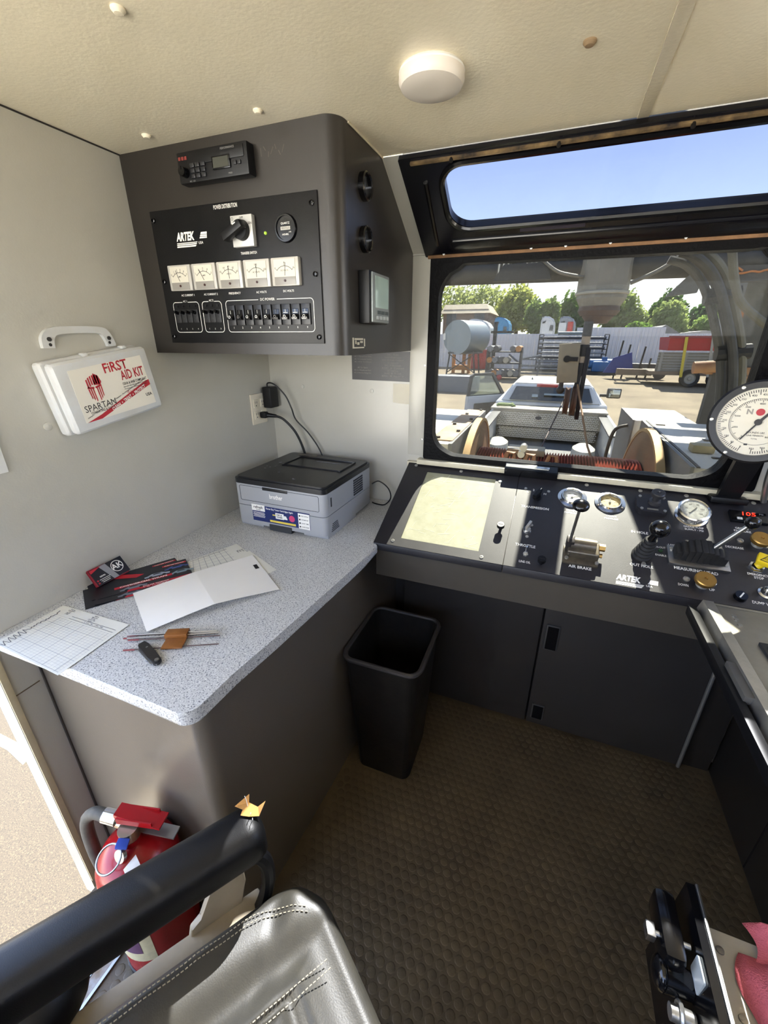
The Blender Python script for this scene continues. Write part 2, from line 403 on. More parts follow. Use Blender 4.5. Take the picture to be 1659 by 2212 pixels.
# ================================================================ overhead cabinet
t = thing('overhead_cabinet', 'grey laminate cabinet hung between the ceiling and the left wall', 'cabinet', (.29, 1.18, 1.415))
b = B(); r_ = .038
pl = [(.0, .925), (.58-r_, .925)] + [(.58-r_+r_*sin(R(a)), .925+r_-r_*cos(R(a))) for a in range(9, 91, 9)] + [(.58, 1.433), (0, 1.433)]
b.prism(pl, 1.415, 1.8545)
res = bmesh.ops.bisect_plane(b.bm, geom=list(b.bm.verts)+list(b.bm.edges)+list(b.bm.faces), plane_co=(0, 1.432, 1.694), plane_no=(0, .511, .859), clear_outer=True)
bmesh.ops.holes_fill(b.bm, edges=[e for e in b.bm.edges if e.is_boundary])
b.obj('cabinet_body', LAM, t, smooth=25)
b = B(); b.tube([(.5815, .97, 1.8535), (.5815, 1.163, 1.8535), (.5815, 1.431, 1.694), (.5815, 1.4325, 1.42)], .0022, n=6); b.obj('caulk_bead', mat('caulk', '#c9bea3', .6), t)
for y, z, ry in ((1.043, 1.766, .0275), (1.042, 1.665, .0272)):
    L_ = SIDE @ MX.Translation((y, z, 0))
    b = B(L_); b.lathe([(ry*.80, .002), (ry*.82, .012), (ry*.9, .0145), (ry, .012), (ry*1.0, 0)], 32); g = b.obj('gauge_bezel', BLKG, t, label='black bezel of a small round gauge')
    b = B(L_); b.lathe([(0, .0055), (ry*.5, .005), (ry*.81, .004)], 32); b.obj('gauge_glass', mat('mirror_glass', '#aab0bb', .08, .9), g)
b = B(SIDE)
for (x0, y0, w_, h_) in ((.968, 1.430, .008, .024), (.980, 1.449, .05, .004), (.976, 1.430, .06, .003), (1.036, 1.434, .006, .018), (.995, 1.438, .012, .006), (1.012, 1.442, .016, .005), (.984, 1.440, .006, .008)): b.box((x0+w_/2, y0+h_/2, .0003), (w_, h_, .0006))
b.obj('sticker_residue', mat('glue_residue', '#c9c2ae', .7), t, label='pale remains of a torn-off sticker')
b = B(XZ)
for k in range(7): b.box((.400+k*.009, 1.812+.006*sin(k*2.1), .0002), (.0012, .009+.005*(k % 3 == 0), .0004), rot=(0, 0, .6*sin(k*1.7)))
b.obj('scratches', mat('scratch_pale', '#544e46', .6), t)

# ---- radio set into the cabinet
t = thing('radio', 'black radio unit with small grey display on the cabinet front', 'radio', (.289, .92, 1.77))
b = B(XZ); b.box((.289, 1.799, .012), (.188, .057, .026), bev=.004); b.box((.30, 1.812, .024), (.15, .022, .006), bev=.003); b.obj('body', BLK, t)
b = B(XZ); b.box((.316, 1.797, .027), (.047, .023, .004), bev=.0015); d = b.obj('display_bezel', BLKG, t); b = B(XZ); b.box((.316, 1.797, .0285), (.040, .018, .002)); b.obj('display', mat('lcd_grey', '#3f4039', .3), d)
b = B(XZ); b.cyl((.217, 1.789, .024), (.217, 1.789, .040), .0095, .0085, n=20); b.box((.217, 1.795, .0405), (.002, .006, .001)); b.obj('volume_knob', BLKG, t)
for i, x in enumerate((.238, .252, .267)):
    for j in range(3):
        b = B(XZ); b.box((x, 1.781+j*.0095, .027), (.0115, .0078, .004), bev=.0012); b.obj('button', mat('radio_button', '#232326', .35), t)
for x in (.351, .362): b = B(XZ); b.box((x, 1.793, .026), (.008, .007, .005), bev=.001); b.obj('button', mat('radio_button', '#232326', .35), t)
b = B(XZ); text(b, 'PERFORMANCE', .336, 1.819, .0052, .0285); text(b, 'MIC  A/B', .232, 1.773, .0042, .0255); text(b, 'PRESS', .336, 1.777, .004, .0255); b.obj('lettering', GREYP, t, smooth=0)
b = B(XZ)
for i in range(3): b.box((.204+i*.0085, 1.815, .0256), (.006, .006, .001))
b.obj('red_mark', mat('dull_red', '#7a2a22', .6), t)

# ---- power distribution panel
t = thing('power_distribution_panel', 'black switch panel with five white meters, headed POWER DISTRIBUTION', 'control panel', (.298, .92, 1.441))
b = B(XZ); b.box((.298, 1.588, .002), (.463, .294, .004), bev=.0008); b.obj('panel_plate', PANEL, t)
for x, z in ((.517, 1.713), (.517, 1.583), (.518, 1.455), (.077, 1.716), (.077, 1.585), (.078, 1.457)):
    b = B(XZ); b.lathe([(.0055, .004), (.0055, .008), (.0035, .009), (.0032, .006), (0, .006)], 14, MX.Translation((x, z, 0))); b.obj('screw', BLKG, t)
b = B(XZ); text(b, 'POWER DISTRIBUTION', .294, 1.7265, .0115, .0042, w=.066); text(b, 'TRANSFER SWITCH', .345, 1.633, .0075, .0042, w=.044)
for x, s_ in ((.146, 'AC CURRENT 1'), (.219, 'AC CURRENT 2'), (.292, 'FREQUENCY'), (.369, 'AC VOLTS'), (.444, 'DC VOLTS')): text(b, s_, x, 1.5525, .0062, .0042)
text(b, 'USA', .2115, 1.662, .0075, .0042)
for i in range(9): text(b, str(i+1), .2775+i*.0263, 1.4762, .006, .0042)
for i in range(4): text(b, str(i+1), .106+i*.019, 1.4745, .005, .0042)
for i in range(3): text(b, str(i+1), .200+i*.018, 1.4745, .005, .0042)
text(b, 'DC POWER', .384, 1.537, .0078, .0042); text(b, 'AC 1', .133, 1.539, .0065, .0042); text(b, 'AC 2', .217, 1.539, .0065, .0042)
for x0, x1, g0, g1 in ((.091, .177, .124, .142), (.186, .248, .208, .226), (.260, .508, .358, .410)):
    o_ = rrect(x0, 1.466, x1, 1.5375, .009); i_ = rrect(x0+.0013, 1.4673, x1-.0013, 1.5362, .0078)
    k = len(o_)
    for i in range(k):
        j = (i+1) % k; p, q, r2, s2 = o_[i], o_[j], i_[j], i_[i]
        if p[1] > 1.53 and q[1] > 1.53 and abs(p[0]-q[0]) > .02:       # top edge leaves a gap for its heading
            b.poly((x0+.009, 1.5375, .0043), (g0, 1.5375, .0043), (g0, 1.5362, .0043), (x0+.009, 1.5362, .0043)); b.poly((g1, 1.5375, .0043), (x1-.009, 1.5375, .0043), (x1-.009, 1.5362, .0043), (g1, 1.5362, .0043))
        else: b.poly(*[(v[0], v[1], .0043) for v in (p, q, r2, s2)])
b.obj('lettering', PRINT, t, smooth=0, fix=False)
def artek(M, x0, y0, w, h, lift=.0043):
    """the striped maker's mark: slanted letters over three bars, the right end stepped up"""
    b = B(M); sh = .35*h
    P_ = lambda u, v: (x0+u*w+v*sh*.4, y0+v*h, lift)
    for v0, v1, u1 in ((0, .10, .62), (.14, .22, .645), (.26, .32, .66)): b.poly(P_(0, v0), P_(u1, v0), P_(u1+.03, v1), P_(0, v1))
    for v0, v1 in ((.50, .60), (.63, .74), (.77, .92)): b.poly(P_(.70+v0*.12, v0), P_(1.0, v0), P_(1.0, v1), P_(.70+v1*.12, v1))
    text(b, 'ARTEK', x0+w*.325, y0+h*.70, h*.78, lift, bold=.045, w=w*.60, shear=.18)
    return b
artek(XZ, .137, 1.6555, .092, .030).obj('maker_mark', PRINT, t, smooth=0, fix=False)
b = B(XZ); b.box((.342, 1.674, .010), (.057, .060, .012), bev=.001); sw = b.obj('transfer_switch', mat('silver_plate', '#c9c8c4', .4, .3), t)
b = B(XZ); b.cyl((.3425, 1.675, .016), (.3425, 1.675, .028), .0205, .019, n=28); b.box((.334, 1.671, .036), (.058, .016, .020), bev=.003, rot=(0, 0, R(25))); b.obj('rotary_knob', BLK, sw)
b = B(XZ); text(b, 'OFF', .343, 1.6985, .006, .0164); text(b, 'GEN', .364, 1.687, .006, .0164); text(b, 'UTL', .318, 1.685, .006, .0164); b.lathe([(.003, .0163), (.0022, .0163)], 12, MX.Translation((.3185, 1.698, 0))); b.obj('lettering', BLACKP, sw, smooth=0)
b = B(XZ); b.box((.3445, 1.682, .0462), (.009, .002, .0006), rot=(0, 0, R(25))); b.obj('pointer_mark', PRINT, sw)
b = B(XZ); b.sphere((.396, 1.668, .005), .0035, 10); b.obj('indicator_lamp', mat('green_lamp', '#8fae3a', .3, emit=.5), t, label='small green lit lamp')
L_ = XZ @ MX.Translation((.450, 1.673, 0)); b = B(L_); b.lathe([(0, .007), (.022, .007), (.0225, .010), (.0255, .010), (.0275, .006), (.0275, .003)], 36); hm = b.obj('hour_meter', BLKG, t, label='round black hour meter')
b = B(L_); text(b, 'QUARTZ', .0, .009, .0055, .0074); text(b, 'HOURS', -.001, -.0115, .0048, .0074); text(b, '1/10', .011, -.0075, .0035, .0074); b.obj('lettering', PRINT, hm, smooth=0)
b = B(L_); b.box((.0, .0, .0074), (.024, .0062, .001)); b.obj('counter', mat('counter_drums', '#bdbab0', .5), hm); b = B(L_); text(b, '003316.5', 0, 0, .0052, .0081); b.obj('lettering', BLACKP, hm, smooth=0)
ACR = mat('clear_acrylic', '#b7b3ab', .12, spec=.6); DIAL = mat('meter_dial', '#cdc8b8', .5)
MET = ((.1405, -22, 'A MPS', '0 1 2 3 4 5'), (.2165, -28, 'A MPS', '1 2 3 4 5'), (.2925, -3, 'HERTZ', '55 57 60 62 65'), (.3695, 3, 'AC VOLTS', '0 100 150'), (.4455, 6, 'DC VOLTS', '0 8 16'))
for i, (x, ang, un, sc_) in enumerate(MET):
    L_ = XZ @ MX.Translation((x, 1.590, 0))
    b = B(L_); b.box((0, 0, .009), (.0715, .0565, .014), bev=.003); m_ = b.obj('panel_meter', ACR, t, label='square white-faced panel meter')
    b = B(L_); b.box((0, .007, .0164), (.055, .034, .0012)); b.obj('dial_face', DIAL, m_)
    b = B(L_); b.box((0, -.0185, .0164), (.055, .016, .0014), bev=.0004); b.obj('lower_cover', mat('meter_cover', '#8f8b84', .3), m_)
    b = B(L_); b.cyl((0, -.018, .017), (0, -.018, .0188), .0026, n=12); b.obj('pivot_screw', mat('dark_red_screw', '#3a1816', .4), m_)
    b = B(L_); a = R(ang); b.box((sin(a)*.013, -.008+cos(a)*.013, .0173), (.0009, .026, .0004), rot=(0, 0, -a)); b.obj('needle', BLACKP, m_)
    b = B(L_); n_ = 14
    for k in range(n_):
        a0, a1 = R(-48+96*k/n_), R(-48+96*(k+1)/n_); b.poly(*[(sin(q)*r2, -.016+cos(q)*r2, .0172) for q, r2 in ((a0, .0265), (a0, .0275), (a1, .0275), (a1, .0265))])
    parts_ = sc_.split()
    for k, s_ in enumerate(parts_):
        q = R(-46+92*k/(len(parts_)-1)); b.box((sin(q)*.0285, -.016+cos(q)*.0285, .0172), (.0008, .004, .0002), rot=(0, 0, -q)); text(b, s_, sin(q)*.0335, -.0165+cos(q)*.0335, .0055, .0172)
    text(b, un, 0, .002, .0042, .0172); b.obj('dial_print', BLACKP, m_, smooth=0)
def toggles(x0, n, st):
    for k in range(n):
        x = x0 + k*st
        b = B(XZ); b.box((x, 1.5045, .0055), (.0165, .030, .003), bev=.0006); c_ = b.obj('circuit_breaker', mat('breaker_black', '#1b1b1d', .5), t)
        b = B(XZ); b.cyl((x, 1.512, .006), (x, 1.5145, .019), .0042, .0036, n=10); b.obj('toggle', BLKG, c_)
        b = B(XZ); b.cyl((x-.001, 1.528, .004), (x-.001, 1.528, .0058), .003, n=10); b.obj('rivet', BLK, c_)
        b = B(XZ); text(b, 'v', x, 1.499, .006, .0074); text(b, 'o', x, 1.489, .004, .0043); b.obj('lettering', DIMP, c_, smooth=0)
toggles(.106, 4, .019); toggles(.200, 3, .018)
for i in range(9):
    x = .2775+i*.0263; L_ = XZ @ MX.Translation((x, 1.504, 0))
    b = B(L_); b.box((0, 0, .006), (.0225, .044, .005), bev=.0006); s_ = b.obj('rocker_switch', mat('switch_frame', '#1e1e21', .35), t)
    b = B(L_); b.prism([(-.011, .007), (.013, .007), (.011, .0095), (.001, .0105), (-.006, .017), (-.0105, .016)], -.0075, .0075, frame((0, 0, 0), (0, 1, 0), (0, 0, 1))); b.obj('rocker', BLKG, s_)
    b = B(L_); text(b, 'O', 0, -.0045, .009, .0176); text(b, '|', 0, .0075, .008, .0112)
    if i > 5: b.box((0, .0035, .0112), (.012, .0011, .0004)); b.box((0, -.0098, .0176), (.012, .0009, .0003))
    b.obj('lettering', GREYP if i in (1, 5) else PRINT, s_, smooth=0)

# ---- small digital monitor on the cabinet's side
t = thing('digital_monitor', 'small silver and black digital monitor on the grey cabinet side', 'monitor', (.585, 1.07, 1.487))
b = B(SIDE); b.box((1.070, 1.543, .014), (.124, .114, .028), bev=.004); b.obj('housing', BLK, t)
b = B(SIDE); b.box((1.075, 1.543, .029), (.112, .108, .006), bev=.004); b.obj('bezel', mat('silver_plastic', '#8b9190', .35, .3), t)
b = B(SIDE); b.box((1.079, 1.556, .0325), (.086, .068, .001)); b.obj('screen', mat('screen_glass', '#a4bab1', .05, spec=1.0), t)  # bright reflection on the glass is put into its pale colour
for k in range(4): b = B(SIDE); b.box((1.048+k*.022, 1.500, .033), (.015, .008, .003), bev=.0015); b.obj('button', mat('grey_button', '#b4b8b5', .4), t)
b = B(SIDE)
for k in range(3): b.box((1.060+k*.026, 1.512, .0325), (.020, .008, .001))
b.obj('key_legend', mat('legend_dark', '#3b4442', .4), t)

# ================================================================ things on the left wall
t = thing('first_aid_kit', 'white plastic first aid kit tilted on the left wall', 'first aid kit', (.025, .73, 1.24))
AK = frame((0, .7325, 1.3405), (0, cos(R(8)), sin(R(8))), (0, -sin(R(8)), cos(R(8))))
AK = AK @ MX.Rotation(0, 4, 'Z')
b = B(AK); b.box((-.004, 0, .014), (.250, .162, .028), bev=.012, seg=3); b.obj('case', OFFW, t)
b = B(AK); b.box((0, 0, .041), (.246, .156, .026), bev=.013, seg=3); b.obj('lid', OFFW, t)
b = B(AK); b.box((-.022, .079, .024), (.012, .010, .018), bev=.003); b.box((.08, .079, .024), (.012, .010, .018), bev=.003); b.obj('latch', OFFW, t)
b = B(AK); b.prism([(-.096, -.057), (.102, -.061), (.098, .059), (-.092, .058)], .0540, .0545); lb = b.obj('label_sheet', mat('label_white', '#e6e0d2', .55), t, label='white label with red and black print')
b = B(AK)
text(b, 'FiRST', .022, .046, .030, .0549, bold=.02, w=.064); text(b, 'AID KIT', .060, .022, .030, .0549, bold=.02, w=.066)
text(b, '10 to 25 Person', .052, -.017, .009, .0549, w=.044)
b.poly((-.094, -.057, .0548), (-.056, -.0575, .0548), (.101, -.0135, .0548), (.1005, -.001, .0548), (.09, -.002, .0548), (-.054, -.048, .0548))
# helmet: a dome of stripes, brow, cheek guards
for k in range(6):
    x = -.062+k*.0055; top = .040 - .00055*(k-3.2)**2*1.2
    b.poly((x, top-.020, .0549), (x+.0036, top-.020, .0549), (x+.0036, top, .0549), (x, top-.0015, .0549))
b.poly((-.046, .018, .0549), (-.040, .043, .0549), (-.030, .036, .0549), (-.026, .022, .0549), (-.030, .016, .0549))
for s_ in (-1, 1):
    for k in range(3):
        x = -.046 + s_*(.005+k*.0052); b.poly((x-.0015, .012, .0549), (x+.0015, .012, .0549), (x+.0015-s_*k*.0006, -.016+k*.004, .0549), (x-.0008-s_*k*.0006, -.019+k*.004, .0549))
b.poly((-.064, .013, .0549), (-.048, .010, .0549), (-.047, .014, .0549), (-.062, .017, .0549)); b.poly((-.028, .013, .0549), (-.044, .010, .0549), (-.045, .014, .0549), (-.030, .017, .0549))
b.obj('red_print', REDP, lb, smooth=0, fix=False)
b = B(AK); text(b, 'SPARTAN', -.048, -.029, .021, .0549, bold=.0, w=.080); text(b, 'CONSULTING & SAFETY', -.046, -.040, .0075, .0549, w=.062)
text(b, 'OSHA & ANSI COMPLIANT', .060, .0035, .0085, .0549, w=.070, bold=.02)
text(b, 'Meets ANSI / ISEA Z308.1-2021 Minimum Requirements', .060, -.0035, .004, .0549, w=.070); text(b, 'Workplace First Aid Kits and Supplies', .058, -.0085, .004, .0549, w=.066)
text(b, 'Antiseptics  -  Wound Care  -  Eye First Aid  -  Burn Treatment  -  First Aid Instruments  -  Instant Cold Compress', .0, -.0225, .0042, .0549, rot=R(16), w=.185)
text(b, 'USA', .088, -.036, .010, .0549, bold=.03); b.obj('black_print', BLACKP, lb, smooth=0)
b = B(AK); text(b, 'CLEAN  \u2022  TREAT  \u2022  PROTECT', .030, -.0295, .0105, .0552, rot=R(16.5), bold=.03, w=.112); b.obj('white_print', PRINT, lb, smooth=0)
b = B(LW)
o_ = [(p.x, p.y) for p in bez([(.627, 1.431, 0), (.629, 1.452, 0), (.643, 1.468, 0), (.668, 1.4745, 0), (.72, 1.477, 0), (.770, 1.476, 0), (.787, 1.466, 0), (.797, 1.443, 0), (.796, 1.434, 0)], 4)]
i_ = [(p.x, p.y) for p in bez([(.652, 1.431, 0), (.6525, 1.441, 0), (.656, 1.451, 0), (.668, 1.459, 0), (.72, 1.4625, 0), (.760, 1.462, 0), (.770, 1.455, 0), (.776, 1.440, 0), (.777, 1.433, 0)], 4)]
for k in range(len(o_)-1): b.hexa(*[[(q[0], q[1], h) for q in (o_[k], o_[k+1], i_[k+1], i_[k])] for h in (0, .010)])
b.obj('handle', OFFW, t)
b = B(LW)
for y, z in ((.643, 1.449), (.782, 1.452)): b.cyl((y, z, .008), (y, z, .0125), .0045, n=12)
for y, z in ((.643, 1.438), (.782, 1.442)): b.cyl((y, z, .008), (y, z, .0104), .0035, n=12)
b.obj('handle_screw', mat('screw_black', '#2a2622', .5), t)

b = B(LW); b.lathe([(.009, 0), (.009, .002), (.006, .004), (0, .0045)], 18, MX.Translation((.594, 1.269, 0))); b.obj('wall_plug', WALL, None, label='round cream screw plug under the first aid kit', cat='screw cover')
b = B(LW); b.box((.455, 1.245, .003), (.076, .105, .006), bev=.003); b.obj('switch_plate', WHITE, None, label='blank white wall plate at the left edge of the left wall', cat='wall plate')

t = thing('wall_outlet', 'cream double wall outlet on the left wall behind the printer', 'outlet', (.003, 1.335, 1.148))
b = B(LW); b.box((1.337, 1.204, .003), (.088, .112, .006), bev=.003); b.obj('cover_plate', mat('ivory', '#d9d0bb', .4), t)
for y, z in ((1.318, 1.226), (1.318, 1.183), (1.358, 1.226), (1.358, 1.183)):
    b = B(LW); b.box((y, z, .0065), (.026, .030, .003), bev=.001); r_ = b.obj('receptacle', mat('ivory', '#d9d0bb', .4), t)
    b = B(LW); b.box((y-.005, z+.004, .0078), (.002, .008, .001)); b.box((y+.005, z+.004, .0078), (.002, .007, .001)); b.cyl((y, z-.008, .007), (y, z-.008, .0083), .0025, n=10); b.obj('socket_slots', BLACKP, r_)
t = thing('power_adapter', 'black power adapter plugged into the wall outlet with thin cord', 'adapter', (.03, 1.385, 1.20))
b = B(LW); b.box((1.388, 1.243, .026), (.052, .078, .036), bev=.005, seg=3); b.obj('adapter_body', BLK, t)
b = B(); b.tube(bez([(.025, 1.375, 1.278), (.03, 1.372, 1.296), (.06, 1.372, 1.292), (.095, 1.385, 1.252), (.115, 1.39, 1.205), (.125, 1.40, 1.16), (.17, 1.41, 1.11), (.215, 1.41, 1.05), (.24, 1.405, .99), (.25, 1.40, .90), (.26, 1.405, .865)]), .0028, n=8); b.obj('cord', BLK, t)
t = thing('power_cable', 'thick black power cord plugged in under the adapter', 'power cord', (.03, 1.355, 1.17))
b = B(LW); b.box((1.345, 1.181, .020), (.024, .024, .026), bev=.006, seg=3); b.cyl((1.35, 1.180, .030), (1.362, 1.176, .062), .009, .006, n=12); b.obj('plug', BLK, t)
b = B(); b.tube(bez([(.06, 1.362, 1.176), (.09, 1.37, 1.163), (.13, 1.382, 1.115), (.155, 1.39, 1.05), (.17, 1.392, .98), (.18, 1.395, .92), (.19, 1.40, .868)]), .0048, n=8); b.obj('cord', BLK, t)
t = thing('loose_cable', 'thin black cable looping onto the counter right of the printer', 'cable', (.53, 1.35, .864))
b = B(); b.tube(bez([(.455, 1.375, .945), (.480, 1.385, .955), (.515, 1.39, .93), (.528, 1.385, .895), (.510, 1.37, .870), (.475, 1.375, .8655), (.452, 1.385, .8655)]), .0025, n=8); b.obj('cord', BLK, t)

# ---- on the front wall under the cabinet
t = thing('legend_plaque', 'black plaque of switch descriptions under the overhead cabinet', 'plaque', (.468, 1.432, 1.315))
b = B(BW); b.prism([(.358, 1.316), (.577, 1.314), (.578, 1.412), (.358, 1.412)], .0005, .003); b.obj('plaque_sheet', mat('plaque_black', '#2a2828', .35, var=.4, vscale=10), t)
b = B(BW)
for k, s_ in enumerate(('AC 1-1 Outlets', 'AC 1-2 Marker/Sonar Outlet', 'AC 1-3 Computer Outlets', 'AC 1-4 Air Conditioner')): text(b, s_, .402, 1.4035-k*.0088, .0065, .0032, bold=.0, w=.066)
for k, s_ in enumerate(('AC 2-1 Spare', 'AC 2-2 Wheelhouse Deck', 'AC 2-3 Horn/Aux Refrigeration')): text(b, s_, .400, 1.3575-k*.0088, .0065, .0032, bold=.0, w=.066 if k else .04)
for k, s_ in enumerate(('DC 1 Radio', 'DC 2 Winch Lamp', 'DC 3 Cab Heater', 'DC 4 Work Lamps', 'DC 5 Monitor', 'DC 6 Panel', 'DC 7 Tank Gauge', 'DC 8 Tool', 'DC 9 Spare')): text(b, s_, .515, 1.402-k*.0088, .0065, .0032, bold=.0, w=.04+.02*(k % 3))
b.obj('lettering', mat('faded_print', '#86827a', .6), t, smooth=0)
for x, z, lab in ((.144, 1.283, 'pale screw plug on the front wall left of the plaque'), (.433, 1.278, 'pale ringed screw plug directly below the plaque')):
    b = B(BW); b.lathe([(.0075, 0), (.0075, .002), (.0035, .003), (0, .0028)], 16, MX.Translation((x, z, 0))); b.obj('wall_plug', WALL, None, label=lab, cat='screw cover')
b = B(BW); b.prism([(.516, 1.307), (.60, 1.306), (.60, 1.238), (.545, 1.239), (.516, 1.243)], .0, .0016); b.obj('wall_patch', mat('patch_cream', '#cfc8b5', .6), None, label='matt cream patch on the front wall beneath the plaque', cat='patch')

# ================================================================ counter, its cabinet and what lies on it
r_ = .03
ctop = [(0.001, .358), (.515, .358)] + [(.515+r_*sin(R(a)), .358+r_-r_*cos(R(a))) for a in range(6, 91, 6)] + [(.549, .47), (.564, .589), (.581, .764), (.594, .90), (.6005, .977), (.604, 1.06), (.585, 1.075), (.585, 1.432), (0.001, 1.432)]
b = B(); b.prism(ctop, .832, .862); bmesh.ops.bevel(b.bm, geom=[e for e in b.bm.edges if abs(e.verts[0].co.z-e.verts[1].co.z) < 1e-5 and (e.verts[0].co.x > .5 and e.verts[1].co.x > .3 or (e.verts[0].co.y < .37 and e.verts[1].co.y < .37)) and max(e.verts[0].co.y, e.verts[1].co.y) < 1.065], offset=.009, segments=3, affect='EDGES', profile=.6)
b.obj('countertop', COUNTER, None, label='grey speckled laminate counter along the left wall', cat='countertop')
b = B(); r_ = .032
pl = [(.001, .42), (.488-r_, .42)] + [(.488-r_+r_*sin(R(a)), .42+r_-r_*cos(R(a))) for a in range(9, 91, 9)] + [(.494, .55), (.504, .70), (.514, .85), (.524, 1.05), (.54, 1.432), (.001, 1.432)]
b.prism(pl, 0, .8319); t = thing('base_cabinet', 'tan laminate base cabinet with rounded corner under the counter', 'cabinet', (.27, .9, 0)); b.obj('cabinet_body', LITLAM, t, smooth=25)
b = B(); b.box((.004, .4185, .416), (.006, .004, .83)); b.obj('edge_strip', mat('dark_joint', '#3b342c', .8), t)

# ---- laser printer
PR = MX.Translation((.277, 1.205, .862)) @ MX.Rotation(R(-1.2), 4, 'Z')
GR = mat('printer_grey', '#989a9c', .42, bump=.15, bscale=900); PB = mat('printer_black', '#19191b', .33, bump=.12, bscale=900)
t = thing('laser_printer', 'grey and black laser printer in the counter corner', 'printer', (.277, 1.205, .862))
W_, D_ = .172, .172
def rr3(x, y, r): return rrect(-x, -y, x, y, r, 4)
b = B(PR)
b.ringprism(rr3(W_, D_, .018), rr3(W_-.004, D_-.004, .016), .012, .076); b.prism(rr3(W_-.003, D_-.003, .016), .012, .075)
b.box((-.125, -.06, .008), (.09, .20, .016)); b.box((.125, -.06, .008), (.09, .20, .016)); b.obj('paper_tray', GR, t)
b = B(PR); b.box((0, -D_+.006, .012), (.085, .02, .02)); b.obj('tray_recess', mat('recess_dark', '#2b2d30', .6), t)
b = B(PR); b.prism(rr3(W_, D_, .018), .078, .152); b.obj('body', GR, t)
b = B(PR); b.prism(rr3(W_+.0005, D_+.0005, .018), .152, .168); b.prism(rr3(W_-.006, D_-.006, .016), .168, .174)
b.obj('top_cover', PB, t, smooth=25)
# output slot: a sloping well in the top with a dark throat
b = B(PR); b.box((.02, .06, .1745), (.215, .105, .001)); b.obj('output_well', mat('well_black', '#050506', .3), t)
b = B(PR); b.box((.02, .113, .177), (.235, .006, .006), bev=.001); b.box((-.093, .055, .176), (.008, .12, .005), bev=.001); b.box((.133, .055, .176), (.008, .12, .005), bev=.001); b.hexa([(-.09, .0, .174), (.13, .0, .174), (.13, .012, .174), (-.09, .012, .174)], [(-.09, .0, .1775), (.13, .0, .1775), (.13, .006, .175), (-.09, .006, .175)]); b.obj('slot_rim', PB, t)
b = B(PR); b.box((.045, .080, .1755), (.10, .003, .002)); b.obj('paper_guide', mat('guide_grey', '#6c6c70', .4), t)
b = B(PR); b.box((-.085, .145, .1748), (.085, .016, .001)); b.obj('rating_label', mat('dim_label', '#6a675f', .5), t)
b = B(PR)
for x, y, s_ in ((-.12, .02, .012), (-.138, -.035, .007), (-.12, -.042, .007), (-.128, -.06, .007), (-.108, -.028, .005), (-.055, -.082, .009), (.028, -.122, .006), (.035, -.128, .008)): b.cyl((x, y, .1742), (x, y, .1748), s_*.5, n=10)
text(b, 'WiFi', -.105, -.018, .009, .175); b.obj('control_marks', mat('mark_grey', '#77777a', .5), t, smooth=0)
FR = PR @ frame((0, -D_, 0), (1, 0, 0), (0, 0, 1))
b = B(FR); b.ringprism(rrect(-.150, .094, .150, .146, .005), rrect(-.1488, .0952, .1488, .1448, .004), -.002, .0006); b.obj('door_seam', mat('seam_dark', '#26282b', .7), t)
b = B(FR); b.box((-.01, .144, .0005), (.095, .010, .003), bev=.001); b.obj('door_grip', PB, t)
b = B(FR); text(b, 'brother', -.008, .120, .021, .0006, bold=.02, w=.050); b.obj('lettering', PRINT, t, smooth=0)
b = B(PR @ frame((W_, 0, 0), (0, 1, 0), (0, 0, 1)))
for i in range(6):
    for j in range(7): b.box((.028+i*.0125, .088+j*.0085, .0005), (.009, .0058, .0014))
b.obj('side_vent', mat('vent_dark', '#1d1e20', .7), t)
b = B(PR @ frame((W_, 0, 0), (0, 1, 0), (0, 0, 1))); b.box((-.135, .118, .0004), (.006, .030, .0012)); 
for k in range(5): b.box((-.115, .018+k*.006, .0004), (.05-.004*k, .002, .001))
b.obj('side_slots', mat('vent_dark', '#1d1e20', .7), t)
b = B(FR); b.box((.003, .055, .0004), (.222, .056, .0008)); st = b.obj('advert_sticker', mat('sticker_navy', '#16265c', .4), t, label='blue and white advertising sticker')
b = B(FR); b.box((-.083, .074, .0009), (.052, .022, .0004)); b.obj('white_patch', PRINT, st); b = B(FR); b.box((.092, .053, .0009), (.042, .053, .0004)); b.obj('white_patch', PRINT, st); b = B(FR); b.box((-.0, .056, .0009), (.032, .020, .0004)); b.hexa([(.016, .048, .0007), (.026, .048, .0007), (.026, .060, .0007), (.016, .060, .0007)], [(.016, .048, .0011), (.030, .048, .0011), (.025, .060, .0011), (.016, .060, .0011)]); b.obj('white_patch', PRINT, st)
b = B(FR); text(b, 'Never Buy Toner Cartridges Again', .0, .076, .0088, .0010, w=.104); 
for k in range(5): b.box((-.083+.002*(k % 2), .058-k*.004, .0009), (.046, .0014, .0003))
b.obj('white_lettering', PRINT, st, smooth=0)
b = B(FR); b.box((.010, .0345, .0009), (.100, .007, .0004)); b.box((-.022, .057, .0009), (.012, .004, .0004)); b.obj('yellow_band', mat('sticker_yellow', '#d8c04a', .5), st)
b = B(FR); b.cyl((.047, .055, .0006), (.047, .055, .0012), .011, n=20); b.obj('pink_seal', mat('sticker_pink', '#c23a6a', .5), st)
b = B(FR); text(b, 'refresh', -.083, .076, .013, .0013, bold=.02, w=.036); text(b, 'TONER', -.083, .067, .006, .0013); text(b, 'INK &', -.001, .060, .008, .0013, bold=.03); text(b, 'TONER', -.001, .052, .007, .0013, bold=.03)
for k, s_ in enumerate(('FREE SHIPPING', 'SAVE MONEY', 'SAVE TIME', 'SUBSCRIBE')): text(b, s_, .096, .071-k*.0125, .0055, .0013, w=.027); b.cyl((.077, .071-k*.0125, .001), (.077, .071-k*.0125, .0013), .003, n=10)
b.obj('dark_lettering', BLACKP, st, smooth=0)

